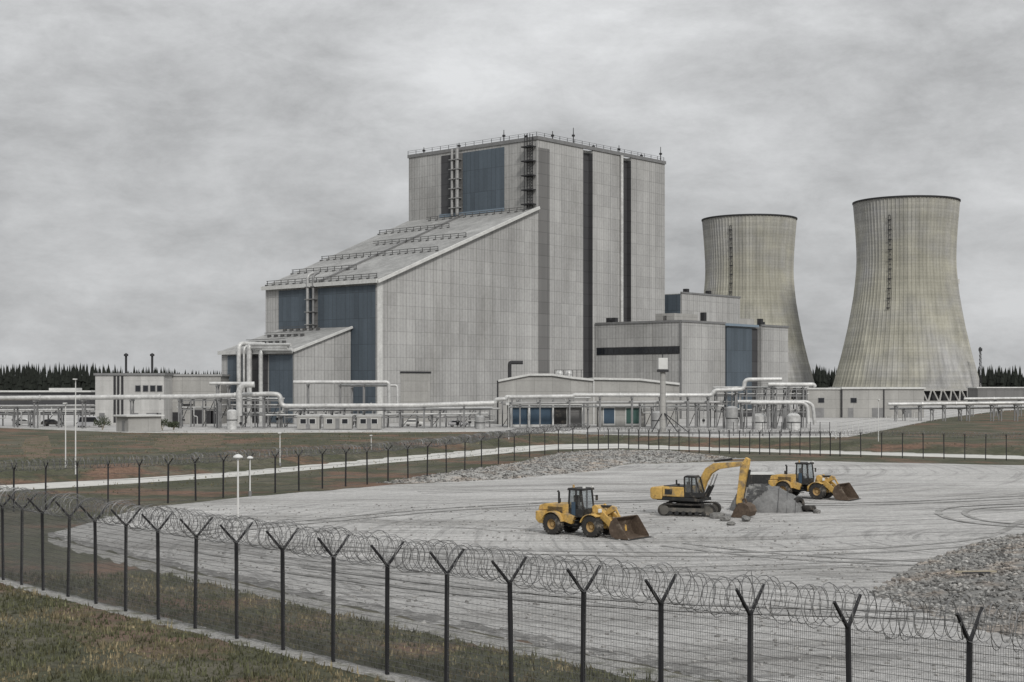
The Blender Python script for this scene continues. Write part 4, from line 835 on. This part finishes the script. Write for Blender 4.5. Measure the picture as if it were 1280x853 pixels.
    for y in (-.55, .55):
        MB().side([(1.25, 1.95), (1.5, 2.1), (2.5, 1.35), (3.15, .75), (3.2, .4), (2.95, .38), (2.3, .95), (1.35, 1.6)], y - .08, y + .08, .02).obj('lift_arm', 'yellow', t)
        c_ = MB(); c_.tube([(.95, y * .8, 1.0), (1.65, y * .8, 1.12)], .1, 10); c_.obj('lift_ram', 'yellow', t, True)
        MB().tube([(1.65, y * .8, 1.12), (2.35, y * .8, 1.2)], .05, 8).obj('piston_rod', 'chrome', t, True)
        MB().box(1.95, 2.1, y * 1.5 - .14, y * 1.5 + .14, 1.62, 1.86, .03).obj('headlight', 'white', t)
    MB().side([(1.9, 1.5), (2.05, 1.35), (2.75, 1.75), (2.75, 1.95), (2.45, 2.05)], -.14, .14, .02).obj('tilt_lever', 'yellow', t)
    MB().tube([(1.4, 0, 1.95), (2.4, 0, 1.98)], .09, 10).obj('tilt_ram', 'black', t, True)
    MB().bar((2.7, 0, 1.85), (3.15, 0, 1.1), .12).obj('tilt_link', 'yellow', t)
    # bucket: curved shell with side cheeks and a cutting edge, resting on the ground
    arc = [(4.45, .06), (3.6, .06), (3.25, .16), (3.08, .42), (3.05, .8), (3.18, 1.15), (3.5, 1.42)]
    inn = [(4.45, .10), (3.62, .11), (3.30, .20), (3.13, .44), (3.10, .79), (3.22, 1.11), (3.52, 1.37)]
    b_ = MB(); b_.side(arc + inn[::-1], -1.3, 1.3)
    for y in (-1.33, 1.30): b_.side([(4.45, .06), (3.6, .06), (3.25, .16), (3.08, .42), (3.05, .8), (3.18, 1.15), (3.5, 1.42), (3.62, 1.36), (4.42, .2)], y, y + .03)
    bk = b_.obj('bucket', 'rust', t)
    MB().box(4.40, 4.62, -1.34, 1.34, .02, .058).obj('cutting_edge', 'black', bk)
    for y in (-.55, .55): MB().side([(2.98, .3), (3.1, .5), (3.06, .85), (2.9, .6)], y - .14, y + .14).obj('bracket', 'rust', bk)
    return t
fw = gp(740.6, 671.9); rwh = gp(692, 668.2); mid = (fw + rwh) / 2; hd_ = atan2(fw.y - rwh.y, fw.x - rwh.x)
side = Vector((-sin(hd_), cos(hd_), 0)) * .98
L1 = wheel_loader('yellow wheel loader standing alone with muddy bucket on the open gravel', mid + side, hd_)
f2 = gp(1022, 624.5); h2 = radians(-33)
dup(L1, f2 - Vector((cos(h2), sin(h2), 0)) * 1.55 + Vector((-sin(h2), cos(h2), 0)) * .98, h2, 'yellow wheel loader with bucket lowered, half hidden behind the tarpaulin heap')

# ---------------------------------------------------------------- excavator
eb = gp(859, 645.5); eh_ = radians(-17); esd = Vector((-sin(eh_), cos(eh_), 0))
ex = thing('excavator', 'yellow tracked excavator with its boom bent over and bucket on the gravel', 'excavator', eb + esd * 1.1, eh_)
for y in (-1.1, 1.1):
    o_ = []; hgt_ = .92
    for i in range(9): a = -pi / 2 - pi * i / 8; o_.append((-1.75 + .46 * cos(a), .46 + .46 * sin(a)))
    for i in range(9): a = pi / 2 - pi * i / 8; o_.append((1.75 + .46 * cos(a), .46 + .46 * sin(a)))
    inr = [(x * .93, .46 + (z - .46) * .84) for x, z in o_]
    tb_ = MB(); n_ = len(o_)
    b = len(tb_.v)
    for (x, z), (xi, zi) in zip(o_, inr): tb_.v += [(x, y - .3, z), (x, y + .3, z), (xi, y + .3, zi), (xi, y - .3, zi)]
    for i in range(n_):
        j = (i + 1) % n_
        for k in range(4): k2 = (k + 1) % 4; tb_.f.append([b + i * 4 + k, b + j * 4 + k, b + j * 4 + k2, b + i * 4 + k2])
    for i in range(26):
        x = -1.75 + 3.5 * i / 25
        tb_.box(x - .03, x + .03, y - .31, y + .31, .915, .96); tb_.box(x - .03, x + .03, y - .31, y + .31, 0, .02)
    tr = tb_.obj('track', 'rubber', ex)
    MB().side([(-1.6, .30), (1.6, .30), (1.55, .62), (-1.55, .62)], y - .16, y + .16, .03).obj('track_frame', 'mudsteel', tr)
    for x in (-1.72, 1.72): MB().lathe([(.01, -.26), (.36, -.26), (.36, .26), (.01, .26)], 18, 'y', (x, y, .46)).obj('sprocket', 'mudsteel', tr)
    for k in range(6): MB().lathe([(.01, -.24), (.15, -.24), (.15, .24), (.01, .24)], 12, 'y', (-1.25 + .5 * k, y, .24)).obj('roller', 'black', tr)
MB().box(-1.0, 1.0, -.8, .8, .5, .95, .05).obj('undercarriage', 'black', ex); MB().lathe([(.01, .95), (.7, .95), (.7, 1.12), (.01, 1.12)], 24).obj('slewing_ring', 'black', ex)
up = MB().side([(-2.2, 1.12), (1.25, 1.12), (1.25, 1.35), (.4, 1.42), (-2.2, 1.35)], -1.2, 1.2, .04).obj('deck', 'black', ex)
MB().side([(-2.75, 1.35), (-2.6, 1.18), (-1.75, 1.18), (-1.75, 2.12), (-2.65, 2.12), (-2.78, 1.95)], -1.25, 1.25, .09).obj('counterweight', 'yellow', ex)
hd = MB().box(-1.74, .1, -1.22, 1.22, 1.43, 2.18, .06).obj('engine_housing', 'yellow', ex)
MB().box(-1.5, -.9, -1.24, -1.222, 1.6, 2.0).obj('grille', 'black', hd); MB().tube([(-1.3, .4, 2.15), (-1.3, .4, 2.62)], .07, 8).obj('exhaust', 'black', hd); MB().tube([(-.7, -.5, 2.15), (-.7, -.5, 2.4)], .1, 8).obj('air_filter', 'black', hd)
MB().box(-1.72, .0, -1.0, 1.0, 2.182, 2.24).obj('walkway', 'black', hd)
cb = MB().side([(.05, 1.43), (1.35, 1.43), (1.40, 1.8), (.05, 1.8)], -1.2, -.3, .04).obj('cab', 'black', ex)
MB().side([(.03, 2.92), (1.08, 2.92), (.92, 3.06), (.15, 3.06)], -1.22, -.28, .04).obj('roof', 'black', cb)
for y in (-1.16, -.34):
    for xa_, xb_ in ((.10, .10), (.70, .70), (1.36, 1.02)): MB().bar((xa_, y, 1.79), (xb_, y, 2.94), .09).obj('cab_pillar', 'black', cb)
MB().side([(.12, 1.81), (1.34, 1.81), (1.0, 2.91), (.12, 2.91)], -1.15, -.35).obj('window', 'cab_glass', cb)
MB().side([(.2, 1.8), (.6, 1.8), (.6, 1.98), (.36, 2.02), (.3, 2.6), (.18, 2.6)], -.98, -.52, .03).obj('seat', 'black', cb)
MB().box(.25, .95, -1.1, -.4, 3.06, 3.11).obj('roof_hatch', 'steel', cb)
bm_ = MB().side([(.45, 1.45), (.95, 1.55), (1.35, 2.75), (1.75, 3.45), (2.35, 3.85), (4.35, 4.18), (4.55, 4.35), (4.4, 4.55), (2.0, 4.35), (1.3, 3.9), (.75, 2.9), (.3, 1.85)], .02, .48, .03).obj('boom', 'yellow', ex)
for y in (-.06, .56):
    MB().tube([(1.25, y, 1.5), (1.75, y, 2.5)], .11, 10).obj('boom_ram', 'black', ex, True); MB().tube([(1.75, y, 2.5), (2.1, y, 3.45)], .055, 8).obj('piston_rod', 'chrome', ex, True)
MB().tube([(2.0, .25, 4.5), (3.5, .25, 4.72)], .1, 10).obj('stick_ram', 'black', ex, True); MB().tube([(3.5, .25, 4.72), (4.62, .25, 4.78)], .05, 8).obj('piston_rod', 'chrome', ex, True)
MB().side([(4.2, 4.1), (4.65, 4.9), (4.95, 4.75), (4.9, 4.3), (4.25, 1.05), (4.0, .95), (3.85, 1.15)], .08, .42, .03).obj('stick', 'yellow', ex)
MB().tube([(4.95, .25, 3.9), (4.72, .25, 2.5)], .09, 10).obj('bucket_ram', 'black', ex, True); MB().tube([(4.72, .25, 2.5), (4.55, .25, 1.55)], .045, 8).obj('piston_rod', 'chrome', ex, True)
MB().bar((4.55, .25, 1.55), (4.75, .25, .95), .14).obj('bucket_link', 'rust', ex); MB().bar((4.55, .25, 1.55), (4.15, .25, 1.3), .12).obj('bucket_link', 'rust', ex)
ar = [(3.55, .05), (3.9, .02), (4.5, .02), (4.95, .15), (5.1, .5), (4.95, .9), (4.6, 1.1), (4.1, 1.1)]
b_ = MB(); inn = [(x * .96 + 4.2 * .04, z * .92 + .05) for x, z in ar]; b_.side(ar + inn[::-1], -.35, .85)
for y in (-.38, .85): b_.side([(3.55, .05), (3.9, .02), (4.5, .02), (4.95, .15), (5.1, .5), (4.95, .9), (4.6, 1.1), (4.1, 1.1), (3.75, .5)], y, y + .03)
bk = b_.obj('bucket', 'rust', ex)
for k in range(5): y = -.28 + k * .26; MB().side([(3.62, .03), (3.62, .11), (3.38, .04)], y - .06, y + .06).obj('tooth', 'steel', bk)

for ch in list(ex.children):                                                                  # superstructure slewed a little on its ring
    nm = ch.name.split('.')[0]
    if nm in ('track', 'undercarriage', 'slewing_ring'): continue
    ch.rotation_euler = (0, 0, radians(-15))
    if nm in ('boom', 'boom_ram', 'piston_rod', 'stick_ram', 'stick', 'bucket_ram', 'bucket_link'): ch.scale = (.97, 1, .92)
# ---------------------------------------------------------------- heap under the tarpaulin, rolls, container, stones
tp = gp(966, 641); rn = random.Random(21)
hp_ = MB(); nu, nv = 80, 56; LX, LY = 2.95, 2.3
from mathutils import noise as mn
def heap_z(u, v):
    pu = (u + .25) / (1.25 if u > -.25 else .75); e = abs(pu) ** 2.3 + abs(v) ** 2.0
    if e >= 1: return 0
    z = 2.05 * (1 - e) ** .62 * (1 - .10 * max(0, u))
    c = (1 - abs(mn.noise(Vector((u * 2.4 + v * .8, v * 2.4 - u * .6, z * .6))))) * .5 + (1 - abs(mn.noise(Vector((u * 5, v * 5, z * 1.5))))) * .2
    return max(0, z + (c - .62) * min(1, z * .9))
for j in range(nv + 1):
    for i in range(nu + 1):
        u, v = -1.05 + 2.1 * i / nu, -1.05 + 2.1 * j / nv
        hp_.v.append((u * LX + .05 * sin(9 * v), v * LY + .07 * sin(8 * u), heap_z(u, v) - .01))
for j in range(nv):
    for i in range(nu): a = j * (nu + 1) + i; hp_.f.append([a, a + 1, a + nu + 2, a + nu + 1])
hp_t = thing('tarpaulin_heap', 'large heap under a creased grey tarpaulin beside the excavator bucket', 'covered heap', tp + Vector((0, 2.0, 0)), radians(-14))
hp_.obj('tarpaulin', 'tarp', hp_t, True)
nb_ = MB(); nn_ = {}
for j in range(nv + 1):
    for i in range(nu + 1):
        u, v = -1.05 + 2.1 * i / nu, -1.05 + 2.1 * j / nv
        z = heap_z(u, v)
        if z > .02 and -.85 < u < .05 - .5 * (2.1 - z) / 2.1 + .06 * sin(9 * v): nn_[i, j] = len(nb_.v); nb_.v.append((u * LX + .05 * sin(9 * v), v * LY * 1.005 + .07 * sin(8 * u), z + .035))
for (i, j) in list(nn_):
    q_ = [(i, j), (i + 1, j), (i + 1, j + 1), (i, j + 1)]
    if all(k in nn_ for k in q_): nb_.f.append([nn_[k] for k in q_])
nb_.obj('netting', 'net', hp_t, True)
for u in (.30, .52, .74):
    rp = []
    for k in range(15):
        v = -1 + 2 * k / 14; rp.append((u * LX, v * LY, max(heap_z(u, v), heap_z(u + .02, v), heap_z(u - .02, v)) + .03))
    MB().tube(rp, .025, 5).obj('lashing_rope', 'rail', hp_t)
for (px, py, rz, L), k in zip(((998, 639.5, .6, 'upright dark tyre leaning at the end of the tarpaulin heap'), (1011, 640, -.3, 'dark tyre lying farther from the tarpaulin heap')), (0, 1)):
    p = gp(px, py); t_ = thing('loose_tyre', L, 'tyre', p, rz); m_ = MB().lathe([(.3, -.16), (.52, -.18), (.58, -.08), (.58, .08), (.52, .18), (.3, .16), (.3, -.16)], 24, 'y').obj('casing', 'rubber', t_, True)
    if k == 0: m_.location = (0, 0, .58)
    else: m_.rotation_euler = (radians(78), 0, 0); m_.location = (0, 0, .27)
cn = gp(934, 613.5); ct = thing('site_container', 'low dark site container with a pale roof behind the tarpaulin heap', 'container', cn, radians(-4))
cb_ = MB(); cb_.box(0, 2.5, 0, 2.2, .1, 1.5)
for k in range(10): cb_.box(.1 + k * .25, .2 + k * .25, -.04, -.004, .2, 1.4)
cb_.obj('body', 'black', ct); MB().box(-.06, 2.56, -.08, 2.26, 1.5, 1.6).obj('roof', 'trim', ct)
for x in (.2, 2.1): MB().box(x, x + .25, .1, 2.1, 0, .1).obj('skid', 'steel', ct)
stones = [(897, 648, .55, 'rounded boulder before the excavator track end'), (906, 651.5, .48, 'small flat boulder lying nearest the excavator bucket teeth'), (889, 642, .6, 'broken boulder behind the excavator track tip'), (932, 652, .5, 'boulder beside the excavator bucket, touching the tarpaulin heap'), (1021, 642, .3, 'small stone beyond the loose tyres'), (914, 657, .34, 'stone in front of the excavator bucket')]
for i, (px, py, r, L) in enumerate(stones):
    p = gp(px, py); m_ = MB(); m_.rock((0, 0, r * .35), r, random.Random(i + 40), 2, .7); o = m_.obj('boulder', 'boulder', smooth=False); o.location = p; tag(o, L, 'boulder', 'boulders by the excavator')

def stone_field(name, poly_px, count, r0, r1, seed, top=None, mound=None):
    rn = random.Random(seed); m_ = MB(); P_ = [gp(*p) for p in poly_px]
    x0_, x1_ = min(p.x for p in P_), max(p.x for p in P_); y0_, y1_ = min(p.y for p in P_), max(p.y for p in P_)
    def inside(x, y):
        c = False
        for a, b in zip(P_, P_[1:] + P_[:1]):
            if (a.y > y) != (b.y > y) and x < (b.x - a.x) * (y - a.y) / (b.y - a.y) + a.x: c = not c
        return c
    def edge(x, y):
        best = 1e9
        for a, b in zip(P_, P_[1:] + P_[:1]):
            d_ = (b - a).xy; L2 = d_.length_squared; u = max(0, min(1, ((x - a.x) * d_.x + (y - a.y) * d_.y) / L2)); best = min(best, ((a.xy + d_ * u) - Vector((x, y))).length)
        return best
    z_at = lambda x, y: (mound * sm(0, top, edge(x, y)) if mound else 0)
    if mound:                                                                                  # the heap body below the loose stones
        st_ = .55; ids = {}; i0, j0 = int((x1_ - x0_) / st_) + 2, int((y1_ - y0_) / st_) + 2
        for j in range(j0 + 1):
            for i in range(i0 + 1):
                x, y = x0_ + i * st_ - .3, y0_ + j * st_ - .3
                z = z_at(x, y) if inside(x, y) else -.05
                ids[i, j] = len(m_.v); m_.v.append((x, y, z + (rn.uniform(-.08, .08) if z > 0 else 0)))
        for j in range(j0):
            for i in range(i0):
                q_ = [ids[i, j], ids[i + 1, j], ids[i + 1, j + 1], ids[i, j + 1]]
                if max(m_.v[k][2] for k in q_) > 0: m_.f.append(q_)
    n_ = 0
    while n_ < count:
        x, y = rn.uniform(x0_, x1_), rn.uniform(y0_, y1_)
        if not inside(x, y): continue
        r = r0 + (r1 - r0) * rn.random() ** 2.2; m_.rock((x, y, z_at(x, y) + r * .25), r, rn, 1, .75); n_ += 1
    return m_.obj(name, 'stone', kind='stuff')
stone_field('rubble', [(1085, 742), (1150, 703), (1230, 676), (1300, 664), (1480, 668), (1500, 850), (1330, 812), (1200, 782)], 15000, .035, .15, 31, 6.0, .6)
stone_field('gravel_bank', [(470, 604.5), (560, 591), (640, 580), (697, 567), (770, 565.5), (860, 566.5), (920, 573), (860, 578), (781, 580.5), (753, 588), (640, 599), (540, 604)], 12000, .05, .19, 32, 6.0, .55)
pk = gp(1192, 733); pl = thing('wooden_plank', 'weathered plank lying across the stone heap', 'plank', (pk.x, pk.y - .2, .70), radians(6)); MB().box(0, 2.1, -.12, .12, 0, .07).obj('board', 'wood', pl); MB().box(.3, 1.7, -.3, -.16, -.02, .04).obj('batten', 'dark', pl)

rn = random.Random(5); m_ = MB(); YP = [gp(*p) for p in NE]
n_ = 0
while n_ < 5200:
    x = rn.uniform(-34, 45); y = 44 + 76 * rn.random() ** 1.7; yy = None
    for a, b in zip(YP, YP[1:]):
        if a.x <= x <= b.x: yy = a.y + (b.y - a.y) * (x - a.x) / (b.x - a.x)
    if yy is None or y < yy - 1.6: continue
    r = .025 + .09 * rn.random() ** 3; m_.rock((x, y, r * .3), r, rn, 1, .7); n_ += 1
m_.obj('loose_gravel', 'pebble', kind='stuff')
# ---------------------------------------------------------------- rough grass
rn = random.Random(77); gm = MB()
def tuft(x, y, z, h, k):
    for _ in range(k):
        a = rn.uniform(0, 6.28); bx, by = x + rn.uniform(-.14, .14), y + rn.uniform(-.14, .14); w_ = rn.uniform(.02, .045); hh_ = h * rn.uniform(.5, 1.1); ln = rn.uniform(.1, .5) * hh_
        c_, s_ = cos(a), sin(a); b = len(gm.v)
        gm.v += [(bx - s_ * w_, by + c_ * w_, z), (bx + s_ * w_, by - c_ * w_, z), (bx + c_ * ln, by + s_ * ln, z + hh_)]; gm.f.append([b, b + 1, b + 2])
def near_y(x):
    for a, b in zip(near, near[1:]):
        if a.x <= x <= b.x: return a.y + (b.y - a.y) * (x - a.x) / (b.x - a.x)
    return near[0].y if x < near[0].x else near[-1].y
NEW = [gp(*p) for p in band(NE, 9, 16)]
def ne_y(x):
    for a, b in zip(NEW, NEW[1:]):
        if a.x <= x <= b.x: return a.y + (b.y - a.y) * (x - a.x) / (b.x - a.x)
    return NEW[0].y if x < NEW[0].x else NEW[-1].y
n_ = 0
while n_ < 17000:
    x = rn.uniform(-34, 16); y = rn.uniform(38, 76); fy = near_y(x)
    if (y < fy - .8 - .5 * rn.random() ** 2) or (fy + .5 + .4 * rn.random() < y < ne_y(x) + .5 * rn.random() ** 2): tuft(x, y, 0, rn.uniform(.08, .24) if rn.random() < .9 else rn.uniform(.3, .5), 3); n_ += 1
n_ = 0
while n_ < 9000:
    x = rn.uniform(-75, 95); y = rn.uniform(95, 290); ry = road_y(x)
    if ry - 30 < y < ry - 6 and x < 2 and gp(640 + F * x / y, 480 + F * 10 / y).y: ok = True
    elif y > ry + 1.0 and y < (275 if x < 20 else ry + 14): ok = True
    else: ok = False
    n_ += 1
    if ok: tuft(x, y, hgt(x, y), rn.uniform(.12, .34), 3)
gm.obj('grass', 'blade', kind='stuff')
